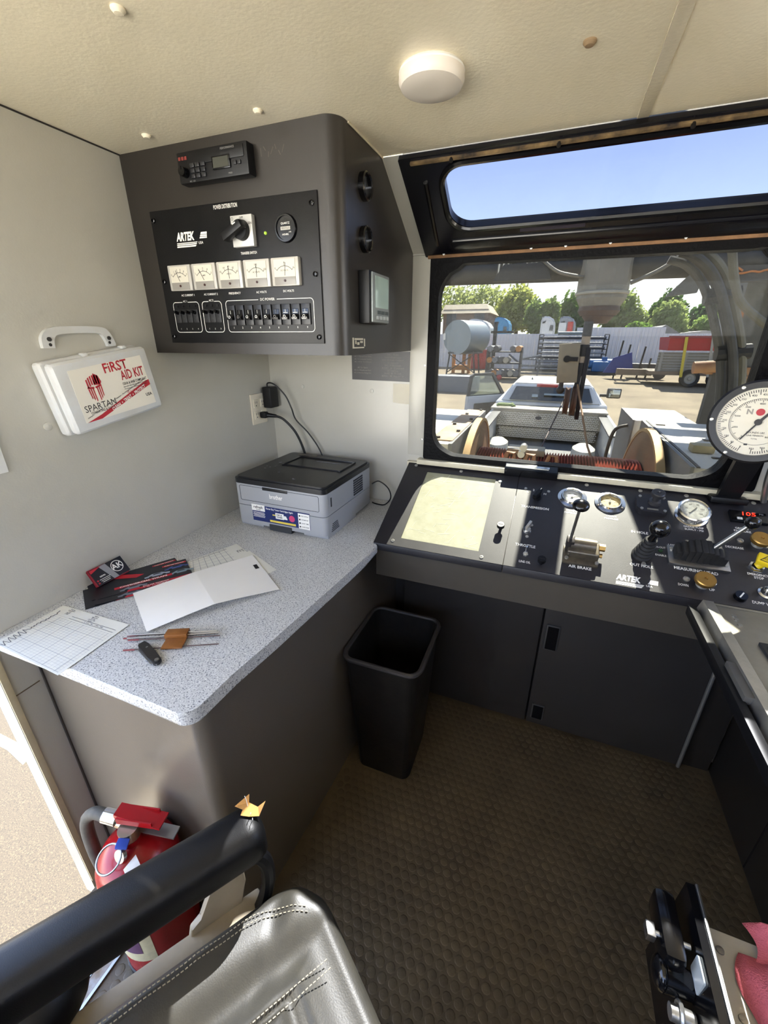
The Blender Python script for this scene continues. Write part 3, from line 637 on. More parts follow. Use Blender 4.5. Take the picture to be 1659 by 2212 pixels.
# ---- papers
def sheet(name, label, cat, pts, z, m, curl=None, group=None, crisp=False):
    """a sheet from four corners (a, b, c, d); curl(u, v) lifts it"""
    a, b_, c, d = [V((p[0], p[1], z)) for p in pts]
    bb = B(); fn = lambda u, v: (a.lerp(b_, u)).lerp(d.lerp(c, u), v) + V((0, 0, curl(u, v) if curl else 0))
    bb.grid(fn, 12, 25 if crisp else 12, thick=.0004)
    t = thing(name, label, cat, (pts[0][0], pts[0][1], z), group); bb.obj('page', m, t, smooth=2.5 if crisp else 60)
    return t, fn
def inks(t, fn, shapes, m, name='ink', lift=.0007):
    """print given in the sheet's own u, v; follows its curl"""
    bb = B()
    for s in shapes:
        if s[0] == 'l':
            _, u0, v0, u1, v1, w = s; n_ = 8; d = V((u1-u0, v1-v0)); q = V((-d.y, d.x)).normalized()*w/2
            for k in range(n_):
                a0 = V((u0, v0)) + d*k/n_; a1 = V((u0, v0)) + d*(k+1)/n_
                bb.poly(*[V(fn(p.x, p.y)) + V((0, 0, lift)) for p in (a0-q, a1-q, a1+q, a0+q)])
        else:
            _, s_, u, v, size, rot = s; me = glyphs(s_, .01)
            k = len(bb.bm.verts); bb.bm.from_mesh(me); bb.bm.verts.ensure_lookup_table()
            for vt in bb.bm.verts[k:]:
                x, y = vt.co.x*size*.72, vt.co.y*size; x, y = x*cos(rot)-y*sin(rot), x*sin(rot)+y*cos(rot)
                vt.co = V(fn(u+x, v+y)) + V((0, 0, lift))
    bb.obj(name, m, t, smooth=0, fix=False)
INK = mat('chart_ink', '#54545a', .8); INKL = mat('chart_grid', '#8f9298', .8)
random.seed(3)
def chart(fn, t, seed):
    random.seed(seed); L_ = []; D_2 = []
    for k in range(0, 27): L_.append(('l', .02+.96*k/26, .04, .02+.96*k/26, .80, .0012 if k % 6 else .003))
    for k in range(0, 19): L_.append(('l', .02, .04+.76*k/18, .98, .04+.76*k/18, .0012 if k % 4 else .003))
    inks(t, fn, L_, INKL, 'grid_lines')
    u, v = .0, .10
    pu, pv = .985, .94
    for k in range(44):                                    # the pen's trace runs down the left edge
        q = .02 + .96*k/43; w = .90+.055*math.sin(k*1.9)*(.2+.8*(k < 20)) + random.uniform(-.02, .02)
        if k: D_2.append(('l', pq, pw, q, w, .006))
        pq, pw = q, w
    for k, s_ in enumerate(('Depth  4450 ft', 'Speed  ft/min', 'Line tension', 'Tool  CCL', 'Gamma ray')): D_2.append(('t', s_, .84, .30-k*.045, .035, pi/2*0))
    for k in range(6): D_2.append(('l', .80, .04+.13*k, .985, .04+.13*k, .004))
    inks(t, fn, D_2, INK, 'pen_trace')
# white folded sheet, nearest the middle of the counter
t, fn = sheet('folded_paper', 'large blank white sheet with a centre fold on the counter', 'paper', ((.139, .589), (.297, .492), (.468, .737), (.290, .862)), .866, PAPER, lambda u, v: .013*(1-abs(v-.48)/.52)*(.35+.65*u)+.004*sin(v*3.1)*u, crisp=True)
inks(t, fn, [('l', .28, .955, .40, .955, .035)], BLACKP, 'black_mark')
t, fn = sheet('chart_sheet', 'chart sheet peeking out behind the folded white sheet', 'paper', ((.139, .765), (.20, .70), (.33, .84), (.195, .907)), .8636, CHARTP); 
inks(t, fn, [('l', .05+.16*k, .05, .05+.16*k, .75, .006) for k in range(6)] + [('l', .03, .1+.1*k, .95, .1+.1*k, .006) for k in range(7)], INKL, 'grid_lines')
inks(t, fn, [('l', .08, .05+.07*k, .10+.02*math.sin(k*2), .12+.07*k, .012) for k in range(10)]+[('t', s_, .35, .97-.045*k, .05, 0) for k, s_ in enumerate(('Depth ft', 'Speed', 'Tension'))], INK, 'pen_trace')
sheet('loose_sheet', 'narrow pale sheet corner showing right of the chart sheet', 'paper', ((.24, .80), (.385, .775), (.402, .82), (.26, .885)), .8630, CHARTP)
t, fn = sheet('log_chart', 'printed log chart hanging over the near left counter corner', 'paper', ((.030, .352), (.246, .340), (.236, .499), (.026, .494)), .8640, CHARTP, lambda u, v: .004*max(0, .25-v))
L_ = [('l', .02+.96*k/24, .02, .02+.96*k/24, .98, .0014 if k % 6 else .004) for k in range(5, 25)]
random.seed(5)
inks(t, fn, [('l', .20+.045*k, .02, .20+.045*k, .76, .0015 if k % 4 else .004) for k in range(18)] + [('l', .02, .03+.04*k, .97, .03+.04*k, .0014 if k % 5 else .004) for k in range(20)], INKL, 'grid_lines')
D_2 = []; pq = (.05, .0)
for k in range(1, 46):
    q = (.085+.05*math.sin(k*1.7)*(k < 18)+random.uniform(-.015, .02), .02+.88*k/46); D_2.append(('l', pq[0], pq[1], q[0], q[1], .008)); pq = q
inks(t, fn, D_2+[('t', s_, .20+.36*(k//5), .965-(k % 5)*.028, .030, 0) for k, s_ in enumerate(('Gamma', 'Line Speed', 'CCL', 'Depth', 'LTEN', '4450 ft', 'Main pass', 'Up log', '2.4 in / 100', 'ft/min'))]+[('l', .30, .79, .95, .79, .006), ('l', .30, .84, .95, .84, .006), ('t', '0   CCL   100      LTEN   2000', .65, .815, .03, 0)], INK, 'pen_trace')

# ---- business cards leaning on the wall, and the flyers
CARD = mat('card_black', '#1c1a1e', .35); CARDR = mat('card_red', '#8e1f2a', .4)
CF = frame((.0335, .617, .866), (.03, 1, 0), (-.0265, 0, .037))
for k in range(6):
    F_ = CF @ MX.Translation((.0015*((k*7) % 4), .0006*((k*5) % 3), .0012*k)) @ MX.Rotation(R(.8*((k*3) % 4)-1), 4, 'Z')
    top = k == 5
    t = thing('business_card', 'topmost black business card, showing a round white monogram, leaning by the wall' if top else 'red-edged business card in the leaning stack beneath the monogram card', 'business card', F_.translation, 'business cards stacked by the wall')
    b = B(F_); b.box((0, .023, 0), (.088, .046, .0009)); b.obj('card_stock', CARD if top else CARDR, t)
    if top:
        b = B(F_); b.ringprism(circ(.022, .026, .0155), circ(.022, .026, .0138), .0005, .0007); text(b, 'AK', .022, .026, .021, .0008, bold=.02); text(b, 'KEVIN', -.022, .020, .0052, .0008, bold=.03)
        for j in range(3): b.box((-.02, .013-.004*j, .0006), (.028-.004*j, .0012, .0002))
        b.obj('white_print', PRINT, t, smooth=0)
        b = B(F_); b.box((-.039, .013, .0006), (.004, .004, .0002)); b.box((-.039, .006, .0006), (.004, .004, .0002)); b.poly((-.043, .036, .0006), (-.012, .045, .0006), (-.043, .045, .0006)); b.obj('red_print', REDP, t, smooth=0)
        b = B(F_); b.poly((-.018, .0455, .00055), (.0, .0455, .00055), (.012, .0, .00055), (-.002, 0, .00055)); b.obj('grey_flash', mat('card_grey', '#8a8a8d', .4), t, smooth=0)
def flyer(label, c, ang, z, w=.215, h=.10, head='COMMERCIAL WRAPS'):
    F_ = MX.Translation((c[0], c[1], z)) @ MX.Rotation(R(ang), 4, 'Z')
    t = thing('flyer', label, 'flyer', F_.translation, 'glossy black flyers on the counter')
    b = B(F_); b.box((0, 0, 0), (w, h, .0008)); b.obj('page', mat('flyer_black', '#17161b', .3), t)
    b = B(F_); b.box((-.005, -.02, .0005), (w*.62, .0105, .0002)); b.box((.03, -.047, .0005), (w*.7, .008, .0002)); b.box((.075, .034, .0005), (.06, .008, .0002)); b.poly((-.09, .045, .0005), (-.02, .012, .0005), (.0, .022, .0005), (-.05, .048, .0005)); b.obj('red_band', REDP, t, smooth=0)
    b = B(F_); text(b, head, -.005, -.02, .009, .0008, bold=.03, w=.11); text(b, 'COLOR CHANGE', .02, -.047, .007, .0008, w=.06); text(b, 'CUSTOM DESIGNS', .075, .034, .0065, .0008, w=.05); b.obj('lettering', PRINT, t, smooth=0)
    for nm, m_, q in (('pale_car_picture', mat('car_pale', '#9aa4b0', .4), (.028, -.002)), ('blue_car_picture', mat('car_blue', '#3d4f86', .4), (.078, .014)), ('teal_car_picture', mat('car_teal', '#7c8f94', .4), (.085, -.018)), ('small_car_picture', mat('car_grey', '#70757d', .4), (-.03, -.036))):
        b = B(F_); x, y = q
        b.poly(*[(x+u*1.15, y+v, .0006) for u, v in ((-.026, -.006), (.026, -.006), (.027, .001), (.018, .003), (.010, .0095), (-.010, .0095), (-.020, .002), (-.027, 0))]); b.obj(nm, m_, t, smooth=0)
        b = B(F_)
        for dx in (-.016, .016): b.poly(*[(x+dx+px_, y-.006+py_, .0007) for px_, py_ in circ(0, 0, .0045, 10)])
        b.poly((x-.010, y+.0035, .0007), (x+.012, y+.0035, .0007), (x+.007, y+.008, .0007), (x-.008, y+.008, .0007)); b.obj('car_detail', BLACKP, t, smooth=0, fix=False)
flyer('black flyer tucked lowest under the others, only its edge showing', (.105, .620), 58, .8631)
flyer('black flyer at the back of the fan, nearest the wall', (.080, .650), 61, .8642)
flyer('black flyer fanned out toward the folded white sheet', (.126, .636), 51, .8653)
flyer('topmost black flyer with cars and a red COMMERCIAL WRAPS band', (.105, .655), 55, .8664)

# ---- bundle of thin rods taped together, and a folding knife
t = thing('rod_bundle', 'bundle of thin metal rods held by brown tape on the counter', 'rods', (.365, .50, .864))
RA = frame((.365, .498, .8655), (.16, .078, 0), (-.078, .16, 0)); random.seed(11)
for k, (dy, z, s_, tl) in enumerate(((.012, .003, .0, .1), (.009, .006, .006, -.6), (.005, .003, -.004, .5), (.001, .0065, .004, .9), (-.003, .003, .008, -.2), (.007, .009, .0, .3), (-.032, .002, .012, .2))):
    b = B(RA @ MX.Rotation(R(tl*1.5), 4, 'Z')); b.tube([(-.095+s_, dy, z), (.09+s_, dy*.9, z)], .0013, n=6); rd = b.obj('rod', STEEL if k % 2 else mat('rod_rust', '#5d4a44', .5, .5), t)
    if k % 2 == 0: b = B(RA @ MX.Rotation(R(tl*1.5), 4, 'Z')); b.tube([(-.097+s_, dy, z), (-.075+s_, dy, z)], .0018, n=6); b.obj('red_tip', mat('tip_red', '#7a3230', .5), rd)
b = B(RA); b.box((.008, .006, .0062), (.046, .022, .0115), bev=.0015); b.box((.010, -.020, .0024), (.042, .030, .004), bev=.001); b.obj('tape_wrap', mat('brown_tape', '#8a5626', .35, var=.5, vscale=40, col2='#5d3516'), t)
t = thing('pocket_knife', 'small black folding knife lying below the rods', 'knife', (.365, .443, .863))
KF = frame((.362, .4455, .8625), (.082, -.028, 0), (.028, .082, 0))
b = B(KF); b.prism([(-.043, -.007), (-.03, -.0105), (.015, -.011), (.038, -.010), (.043, -.002), (.036, .006), (.005, .008), (-.03, .0085), (-.043, .007)], .001, .010); bmesh.ops.bevel(b.bm, geom=list(b.bm.edges), offset=.0015, segments=2, affect='EDGES'); b.obj('handle', mat('knife_black', '#2d2b29', .35, .3), t)
b = B(KF); b.prism([(-.03, -.013), (.03, -.0135), (.042, -.006), (.03, -.008), (-.03, -.010)], .004, .006); b.obj('blade', STEEL, t)
b = B(KF); b.cyl((-.018, .001, .010), (-.018, .001, .0108), .0022, n=10); b.cyl((.034, -.002, .010), (.034, -.002, .0115), .004, n=12); b.obj('pivot', STEEL, t)

# ---- trash can
t = thing('trash_can', 'tall dirty black plastic trash can under the console', 'trash can', (.662, 1.06, 0))
b = B()
def lev(z, k): return [(.662+(.128*k)*x, 1.065+.148*k*y, z) for x, y in rrect(-1, -1, 1, 1, .28, 5)]
zs = ((.0, .74), (.004, .76), (.28, .88), (.50, .965), (.52, .97))
rings = [[b.bm.verts.new(p) for p in lev(z, k)] for z, k in zs] + [[b.bm.verts.new(p) for p in lev(z, k)] for z, k in ((.518, .935), (.30, .85), (.02, .72))]
for q, r2 in zip(rings, rings[1:]):
    for i in range(len(q)): b.bm.faces.new((q[i], q[(i+1) % len(q)], r2[(i+1) % len(q)], r2[i]))
b.bm.faces.new(rings[0][::-1]); b.bm.faces.new(rings[-1]); b.obj('bin_body', mat('bin_black', '#080706', .5, var=.5, vscale=22, col2='#262019', bump=.4, bscale=60), t)
b = B(); b.tube([V(p)+V((0, 0, -.003)) for p in lev(.52, .985)], .008, n=8, closed=True); b.obj('rim', mat('bin_rim', '#3a3632', .5, var=.3, vscale=30), t)

# ================================================================ control console under the windscreen
CN = frame((.589, 1.071, .862), (1, 0, 0), (0, .9026, .4305))
t = con = thing('control_console', 'long sloping black control console under the windscreen', 'console', (1.15, 1.25, .74))
PF = frame((0, 0, 0), (0, 1, 0), (0, 0, 1))
b = B(PF); b.prism([(1.086, .742), (1.086, .842), (1.078, .850), (1.080, .860), (1.418, 1.022), (1.432, 1.022), (1.432, .742)], .590, 1.765); b.obj('console_body', mat('console_grey', '#4a453d', .32, bump=.15, bscale=500, var=.15, vscale=8), t)
def plate(u0, u1, hole=None):
    b = B(CN); 
    if hole:
        n_ = 1; o_ = [(u0, 0), (u1, 0), (u1, .388), (u0, .388)]; b.ringprism(o_, [(hole[0], hole[1]), (hole[2], hole[1]), (hole[2], hole[3]), (hole[0], hole[3])], .0, .005)
    else: b.box(((u0+u1)/2, .194, .0025), (u1-u0, .388, .005))
    L_ = B(); b.bm.verts.ensure_lookup_table()
    x0, x1 = .589+u0, .589+u1
    b2 = B(); b2.M = MX.Identity(4)
    T = b.M; b.M = MX.Identity(4); b.box(((x0+x1)/2, 1.0705, .8535), (x1-x0, .005, .0235), bev=.0015); b.M = T
    L_.bm.free(); b2.bm.free()
    return b
PNL = mat('console_black', '#131217', .48, var=.5, vscale=9, col2='#27252a', bump=.12, bscale=700, spec=.75)
p1 = plate(-.001, .3905, (.078, .033, .318, .347)).obj('chart_plate', PNL, t)
p2 = plate(.3925, 1.176).obj('control_plate', PNL, t)
b = B(CN); b.box((.198, .19, .0008), (.25, .325, .0016)); b.obj('chart_window', mat('chart_backing', '#a3a187', .5, var=.6, vscale=30, col2='#858667'), t, label='pale paper behind the console window')
b = B(CN)
for i in range(60):
    random.seed(i); u, v = random.uniform(.085, .30), random.uniform(.04, .33); b.box((u, v, .0020), (random.uniform(.008, .05), .0005, .0002), rot=(0, 0, random.uniform(-.3, 1.4)))
b.obj('scratches', mat('scratch_white', '#efeddc', .5), t, smooth=0, kind='stuff')
def fix(u, v, r=.0062, m=None):
    b = B(CN); b.lathe([(r, .005), (r*.9, .0066), (r*.45, .0068), (r*.4, .0058), (0, .0058)], 14, MX.Translation((u, v, 0))); return b.obj('screw', m or mat('screw_steel', '#b9b7b0', .3, .8), con)
for u, v in ((.030, .372), (.196, .366), (.334, .337), (.057, .018), (.330, .014), (.418, .318), (.488, .316), (.598, .366), (.748, .366), (.868, .366), (1.03, .366), (.452, .163), (.444, .116)): fix(u, v, .0062 if u < .4 or v > .33 else .0048)
# strip lamp along the back edge
b = B(CN); b.box((.425, .386, .020), (.168, .036, .030), bev=.004); sl = b.obj('strip_lamp', BLKG, con, label='black strip lamp across the top of the console')
b = B(CN); b.box((.412, .388, .0355), (.135, .014, .002)); b.obj('lamp_lens', mat('lamp_lens', '#c9c7bd', .15, .6), sl)
b = B(CN); b.box((.462, .388, .037), (.04, .010, .003), bev=.001); b.obj('lamp_switch', CHROME, sl)
def thumb(u, v, m, top):
    b = B(CN); b.cyl((u, v, .004), (u, v, .020), .0045, n=14); b.cyl((u, v, .018), (u, v, .028), .0110, n=26); k = b.obj('thumb_screw', m, con)
    b = B(CN); b.cyl((u, v, .028), (u, v, .0288), .0098, n=24); c = b.obj('screw_top', top, k)
    b = B(CN); b.box((u, v, .0290), (.015, .002, .0005), rot=(0, 0, -.1)); b.obj('slot', BLACKP, c)
thumb(.366, .129, BLK, mat('satin_nickel', '#c6c3b8', .35, .7)); thumb(.491, .027, BLK, BLK)
def con_text(rows, m=PRINT, name='lettering'):
    for s_, u, v, size, w in rows: text(B_ := B(CN), s_, u, v, size, .0054, bold=.02, w=w); B_.obj(name, m, con, smooth=0)
con_text((('TRANSMISSION', .4535, .2365, .013, .082), ('L', .427, .303, .012, None), ('2', .443, .314, .012, None), ('H', .478, .302, .012, None), ('THROTTLE', .443, .081, .013, .055), ('LINE OIL', .448, .023, .0105, .031),
  ('SYSTEM', .557, .2435, .009, .028), ('PRESSURE', .557, .2345, .009, .036), ('CHARGE', .667, .242, .009, .028), ('PRESSURE', .667, .232, .009, .036), ('AIR BRAKE', .589, .036, .013, .057), ('IN HOLE', .738, .1935, .012, .042), ('OUT HOLE', .737, .076, .012, .054),
  ('IN-OUT', .786, .1495, .009, .024), ('ENABLE', .785, .122, .009, .026), ('LEFT', .815, .1635, .009, .020), ('GREASE PUMP', .872, .2405, .009, .048), ('SUPPLY - PSI', .872, .2305, .009, .044), ('MEASURING HEAD', .860, .088, .013, .096),
  ('DECREASE', .957, .1865, .0095, .040), ('GREASE', .985, .259, .0095, .03), ('PRESSURE', .985, .249, .0095, .038), ('DOWN', .8275, .0365, .010, .022), ('UP', .888, .036, .010, None), ('EMERGENCY', .993, .106, .0095, .044), ('STOP', .993, .0965, .0095, .02), ('DUMP VALVE', .992, .021, .011, .052), ('USA', .752, .0135, .008, None)))
artek(CN, .675, .004, .094, .032, .0054).obj('maker_mark', PRINT, con, smooth=0, fix=False)
# transmission selector
L_ = CN @ MX.Translation((.456, .281, 0))
b = B(L_); b.cyl((0, 0, .004), (0, 0, .014), .0125, .011, n=22); k = b.obj('transmission_selector', BLK, con, label='black pointed transmission selector knob')
b = B(L_); b.prism([(-.020, -.006), (.006, -.0075), (.026, -.003), (.028, 0), (.026, .003), (.006, .0075), (-.020, .006)], .014, .030, MX.Rotation(R(64), 4, 'Z')); bmesh.ops.bevel(b.bm, geom=list(b.bm.edges), offset=.002, segments=2, affect='EDGES'); b.obj('pointer', BLK, k)
b = B(L_); b.box((.008, .017, .0304), (.008, .0015, .0005), rot=(0, 0, R(64))); b.obj('pointer_line', PRINT, k)
# throttle key switch
L_ = CN @ MX.Translation((.441, .140, 0))
b = B(L_); b.lathe([(.0135, .005), (.0135, .008), (.011, .012), (.0, .012)], 24); k = b.obj('throttle_switch', CHROME, con, label='chrome throttle switch')
b = B(L_); b.box((.003, .006, .020), (.008, .030, .018), bev=.002, rot=(0, 0, -.35)); b.obj('switch_lever', mat('satin_nickel', '#c6c3b8', .35, .7), k)
# line oil toggle
L_ = CN @ MX.Translation((.447, .050, 0))
b = B(L_); b.cyl((0, 0, .005), (0, 0, .010), .0072, n=6); b.cyl((0, 0, .010), (0, 0, .015), .0045, n=12); k = b.obj('line_oil_toggle', mat('satin_nickel', '#c6c3b8', .35, .7), con)
b = B(L_); b.cyl((0, 0, .014), (.001, .007, .032), .0018, .0032, n=10); b.obj('toggle_stick', CHROME, k)
# two flanged pressure gauges
def dialprint(L_, r, h, nums, m=BLACKP, n=40, a0=-135, a1=135, sz=.22, k2=.62):
    b = B(L_)
    for k in range(n+1):
        a = R(a0+(a1-a0)*k/n); l = .16 if k % 5 == 0 else .08
        b.box((sin(a)*r*(1-l/2), cos(a)*r*(1-l/2), h), (r*.018, r*l, .0002), rot=(0, 0, -a))
    for k, s_ in enumerate(nums):
        a = R(a0+(a1-a0)*k/(len(nums)-1)); text(b, s_, sin(a)*r*k2, cos(a)*r*k2, r*sz, h, bold=.01)
    return b
def gauge(u, v, ang, lab, face):
    L_ = CN @ MX.Translation((u, v, 0))
    b = B(L_); b.lathe([(.027, .009), (.0275, .014), (.030, .015), (.0325, .010), (.042, .008), (.0425, .005)], 44); g = b.obj('pressure_gauge', CHROME, con, label=lab)
    b = B(L_); b.lathe([(0, .007), (.0278, .007)], 36); f = b.obj('dial_face', face, g)
    dialprint(L_, .025, .0075, ('0', '100', '200', '300', '400', '500'), k2=.66).obj('dial_print', BLACKP, g, smooth=0)
    b = B(L_); a = R(ang); b.box((sin(a)*.006, cos(a)*.006, .0085), (.0018, .028, .0006), rot=(0, 0, -a)); b.cyl((0, 0, .007), (0, 0, .010), .003, n=12); b.obj('needle', BLACKP, g)
    for k in range(3):
        a = R(90+120*k); b = B(L_); b.cyl((cos(a)*.0365, sin(a)*.0365, .008), (cos(a)*.0365, sin(a)*.0365, .0105), .0028, n=10); b.obj('flange_screw', mat('dark_screw', '#3a3634', .4, .8), g)
gauge(.558, .300, 60, 'chrome gauge marked SYSTEM PRESSURE', mat('dial_grey', '#c9cabf', .3)); gauge(.6635, .297, 5, 'chrome gauge marked CHARGE PRESSURE', mat('dial_amber', '#c9b377', .3))
# black control valve
L_ = CN @ MX.Translation((.771, .300, 0))
b = B(L_); b.prism(rrect(-.040, -.036, .040, .036, .018, 5), .004, .022); bmesh.ops.bevel(b.bm, geom=[e for e in b.bm.edges if all(abs((L_.inverted() @ v.co).z-.022) < 1e-4 for v in e.verts)], offset=.003, segments=2, affect='EDGES'); k = b.obj('control_valve', mat('cast_black', '#232226', .45, bump=.2, bscale=300), con, label='black square valve block with round knurled knob')
b = B(L_); b.lathe([(.017, .022), (.015, .030), (.009, .033), (.009, .047), (.016, .050), (.0175, .054), (.0175, .062), (.015, .064), (.006, .064), (.004, .061), (0, .061)], 26, MX.Translation((.006, .004, 0))); b.obj('valve_knob', mat('knob_grey', '#3b3a3c', .4, .3), k)
for x, y in ((-.030, .024), (.031, .026), (-.028, -.026), (.030, -.027)): b = B(L_); b.cyl((x, y, .021), (x, y, .0245), .0045, n=6); b.obj('bolt', mat('screw_steel', '#b9b7b0', .3, .8), k)
b = B(L_); b.box((.0, -.025, .0225), (.028, .006, .001)); b.obj('label_strip', mat('dim_label', '#6a675f', .5), k)
# grease pump supply gauge, standing proud
L_ = CN @ MX.Translation((.870, .285, 0)) @ MX.Rotation(R(6), 4, 'X')
b = B(L_); b.lathe([(.041, .004), (.041, .010), (.036, .012), (.036, .026), (.039, .028), (.040, .034), (.036, .037), (.033, .035)], 44); g = b.obj('grease_gauge', CHROME, con, label='thick chrome gauge marked GREASE PUMP SUPPLY')
b = B(L_); b.lathe([(0, .034), (.0335, .034)], 36); b.obj('dial_face', mat('dial_stained', '#b3b3a8', .2, var=.5, vscale=90, col2='#64645c'), g)
dialprint(L_, .031, .0344, ('0', '30', '60', '90', '120', '160')).obj('dial_print', BLACKP, g, smooth=0)
b = B(L_); b.box((-.004, -.004, .0352), (.0018, .03, .0005), rot=(0, 0, -.7)); b.obj('needle', BLACKP, g)
# red digital readout
b = B(CN); b.box((1.004, .300, .009), (.084, .040, .010), bev=.002); k = b.obj('digital_readout', BLKG, con, label='black digital readout with red digits')
b = B(CN); text(b, '105', 1.006, .308, .020, .0146, w=.030, shear=.1, bold=.0); b.obj('digits', mat('led_red', '#ff2a18', .4, emit=2.2), k, smooth=0)
for x in (.982, 1.003, 1.024): b = B(CN); b.box((x, .289, .0146), (.012, .008, .002), bev=.001); b.obj('key', mat('key_white', '#cfcfcc', .4), k)
b = B(CN); text(b, 'PSI', 1.034, .312, .008, .0146); text(b, 'v', .982, .289, .008, .0158); text(b, 'o', 1.003, .289, .008, .0158); text(b, '^', 1.024, .289, .008, .0158); b.obj('key_print', GREYP, k, smooth=0)
# air brake lever valve
b = B(CN); b.box((.592, .083, .019), (.080, .044, .034), bev=.006, seg=3); b.cyl((.560, .092, .034), (.622, .092, .034), .019, n=20); b.box((.588, .072, .008), (.088, .060, .010), bev=.003); br = b.obj('air_brake_valve', mat('cast_bronze', '#55504a', .38, .7, var=.5, vscale=30, col2='#8b8068'), con, label='cast metal air brake valve with tall lever')
b = B(CN); b.box((.557, .090, .036), (.020, .026, .040), bev=.003); b.obj('lever_yoke', mat('yoke_dark', '#3a3634', .4, .5), br)
b = B(CN); b.cyl((.556, .092, .040), (.560, .100, .170), .0038, n=12); b.obj('lever', STEEL, br)
b = B(CN); b.sphere((.5605, .101, .176), .0205, 22, (1, 1, .62)); b.obj('lever_knob', BLKG, br)
b = B(CN); b.cyl((.630, .094, .032), (.645, .094, .032), .010, n=6); b.cyl((.632, .075, .020), (.640, .075, .020), .006, n=6); b.obj('brass_fitting', BRASS, br)
for u, v in ((.553, .055), (.628, .052), (.626, .110)): b = B(CN); b.cyl((u, v, .010), (u, v, .018), .005, n=6); b.obj('bolt', mat('screw_steel', '#b9b7b0', .3, .8), br)
# winch joystick
def bellows(b, r0, r1, h0, h1, n, L_, sx=1, sy=1):
    pr = []
    for k in range(n):
        q = k/n; r = r0+(r1-r0)*q; h = h0+(h1-h0)*q; s_ = (h1-h0)/n
        pr += [(r*.88, h), (r, h+s_*.35), (r, h+s_*.6), (r*.86, h+s_*.95)]
    b.lathe(pr+[(r1*.5, h1)], 26, L_, sx, sy); return b
L_ = CN @ MX.Translation((.738, .112, .004))
b = bellows(B(), .0245, .014, 0, .066, 6, L_ @ MX.Shear('XY', 4, (.12, .06))); j = b.obj('winch_joystick', RUBBER, con, label='ball-topped joystick with ribbed rubber boot')
b = B(L_); b.cyl((.007, .004, .06), (.013, .007, .09), .010, .008, n=14); b.obj('stem', BLKG, j)
b = B(L_); b.sphere((.016, .009, .104), .0235, 26, (1, 1, .95)); b.obj('ball', BLKG, j)
b = B(CN); b.cyl((.742, .083, .005), (.742, .083, .009), .005, n=12); b.obj('boot_screw', mat('screw_steel', '#b9b7b0', .3, .8), j)
b = B(CN); b.lathe([(.0055, .005), (.005, .008), (0, .0095)], 14, MX.Translation((.785, .1375, 0))); b.obj('enable_lamp', mat('lamp_green_dark', '#2f4a2c', .2), con)
# measuring head lever
b = B(CN); b.box((.866, .126, .009), (.134, .060, .010), bev=.001); mh = b.obj('measuring_head_lever', STEEL, con, label='long slot lever with accordion boot on a steel plate')
b = B()
for k in range(9):
    x = .818 + k*.0122; hh = .022+.026*sin(pi*(k+.6)/9.2); T = b.M; b.M = CN; b.box((x, .128, .013+hh/2), (.0135, .046-.002*abs(k-4), hh), bev=.004); b.M = T
b.obj('boot', RUBBER, mh)
b = B(CN); b.cyl((.884, .130, .045), (.934, .150, .130), .0055, .005, n=14); b.obj('lever', STEEL, mh)
b = B(CN); b.sphere((.938, .152, .138), .0158, 22); b.obj('ball', BLKG, mh)
for u in (.808, .926): b = B(CN); b.cyl((u, .142 if u < .9 else .112, .013), (u, .142 if u < .9 else .112, .0175), .0048, n=6); b.obj('bolt', mat('screw_steel', '#b9b7b0', .3, .8), mh)
# brass regulators
def brass(u, v, lab):
    b = B(CN); b.cyl((u, v, .004), (u, v, .018), .014, .012, n=20); k = b.obj('regulator_base', mat('satin_nickel', '#c6c3b8', .35, .7), con, label=lab)
    b = B(CN); b.lathe([(.012, .018), (.021, .020), (.0225, .023), (.0225, .031), (.0205, .0335), (.004, .0335), (.003, .031), (0, .031)], 34, MX.Translation((u, v, 0))); b.obj('brass_knob', BRASS, k)
brass(.868, .047, 'brass knob marked DOWN and UP'); brass(1.010, .208, 'brass knob marked DECREASE')
for u, v in ((.836, .056), (.892, .056), (.973, .212), (1.028, .206)): b = B(CN); b.lathe([(.0075, .005), (.0075, .009), (.0045, .010), (.004, .006), (0, .006)], 14, MX.Translation((u, v, 0))); b.obj('nut', mat('screw_steel', '#b9b7b0', .3, .8), con)
# emergency stop
b = B(CN); b.lathe([(.018, .005), (.017, .010), (.012, .011), (.012, .014)], 6, MX.Translation((.992, .128, 0))); k = b.obj('emergency_stop', CHROME, con, label='yellow emergency stop button on chrome nut')
b = B(CN); b.cyl((.992, .128, .012), (1.0, .130, .024), .009, n=16); b.box((1.003, .132, .033), (.038, .034, .013), bev=.004, rot=(0, 0, -.35)); yb = b.obj('yellow_button', mat('safety_yellow', '#e0c21c', .4), k)
b = B(CN @ MX.Translation((1.003, .132, .0396)) @ MX.Rotation(-.35, 4, 'Z')); b.ringprism([(-.014, -.011), (.014, -.011), (0, .013)], [(-.011, -.009), (.011, -.009), (0, .010)], 0, .0003); text(b, 'PULL', 0, -.003, .007, .0004); text(b, 'STOP', 0, .002, .004, .0004); b.obj('button_print', BLACKP, yb, smooth=0)
b = B(CN); b.cyl((.943, .028, .004), (.943, .028, .016), .0135, .0125, n=24); k = b.obj('selector_knob', BLKG, con); b = B(CN); b.box((.943, .028, .0164), (.003, .018, .0006), rot=(0, 0, -.6)); b.obj('pointer_line', PRINT, k)
b = B(CN); b.lathe([(.017, .005), (.017, .009), (.013, .012), (.011, .024), (.006, .030), (.005, .022), (0, .022)], 22, MX.Translation((.998, .052, 0))); b.obj('dump_valve', CHROME, con, label='chrome dump valve')

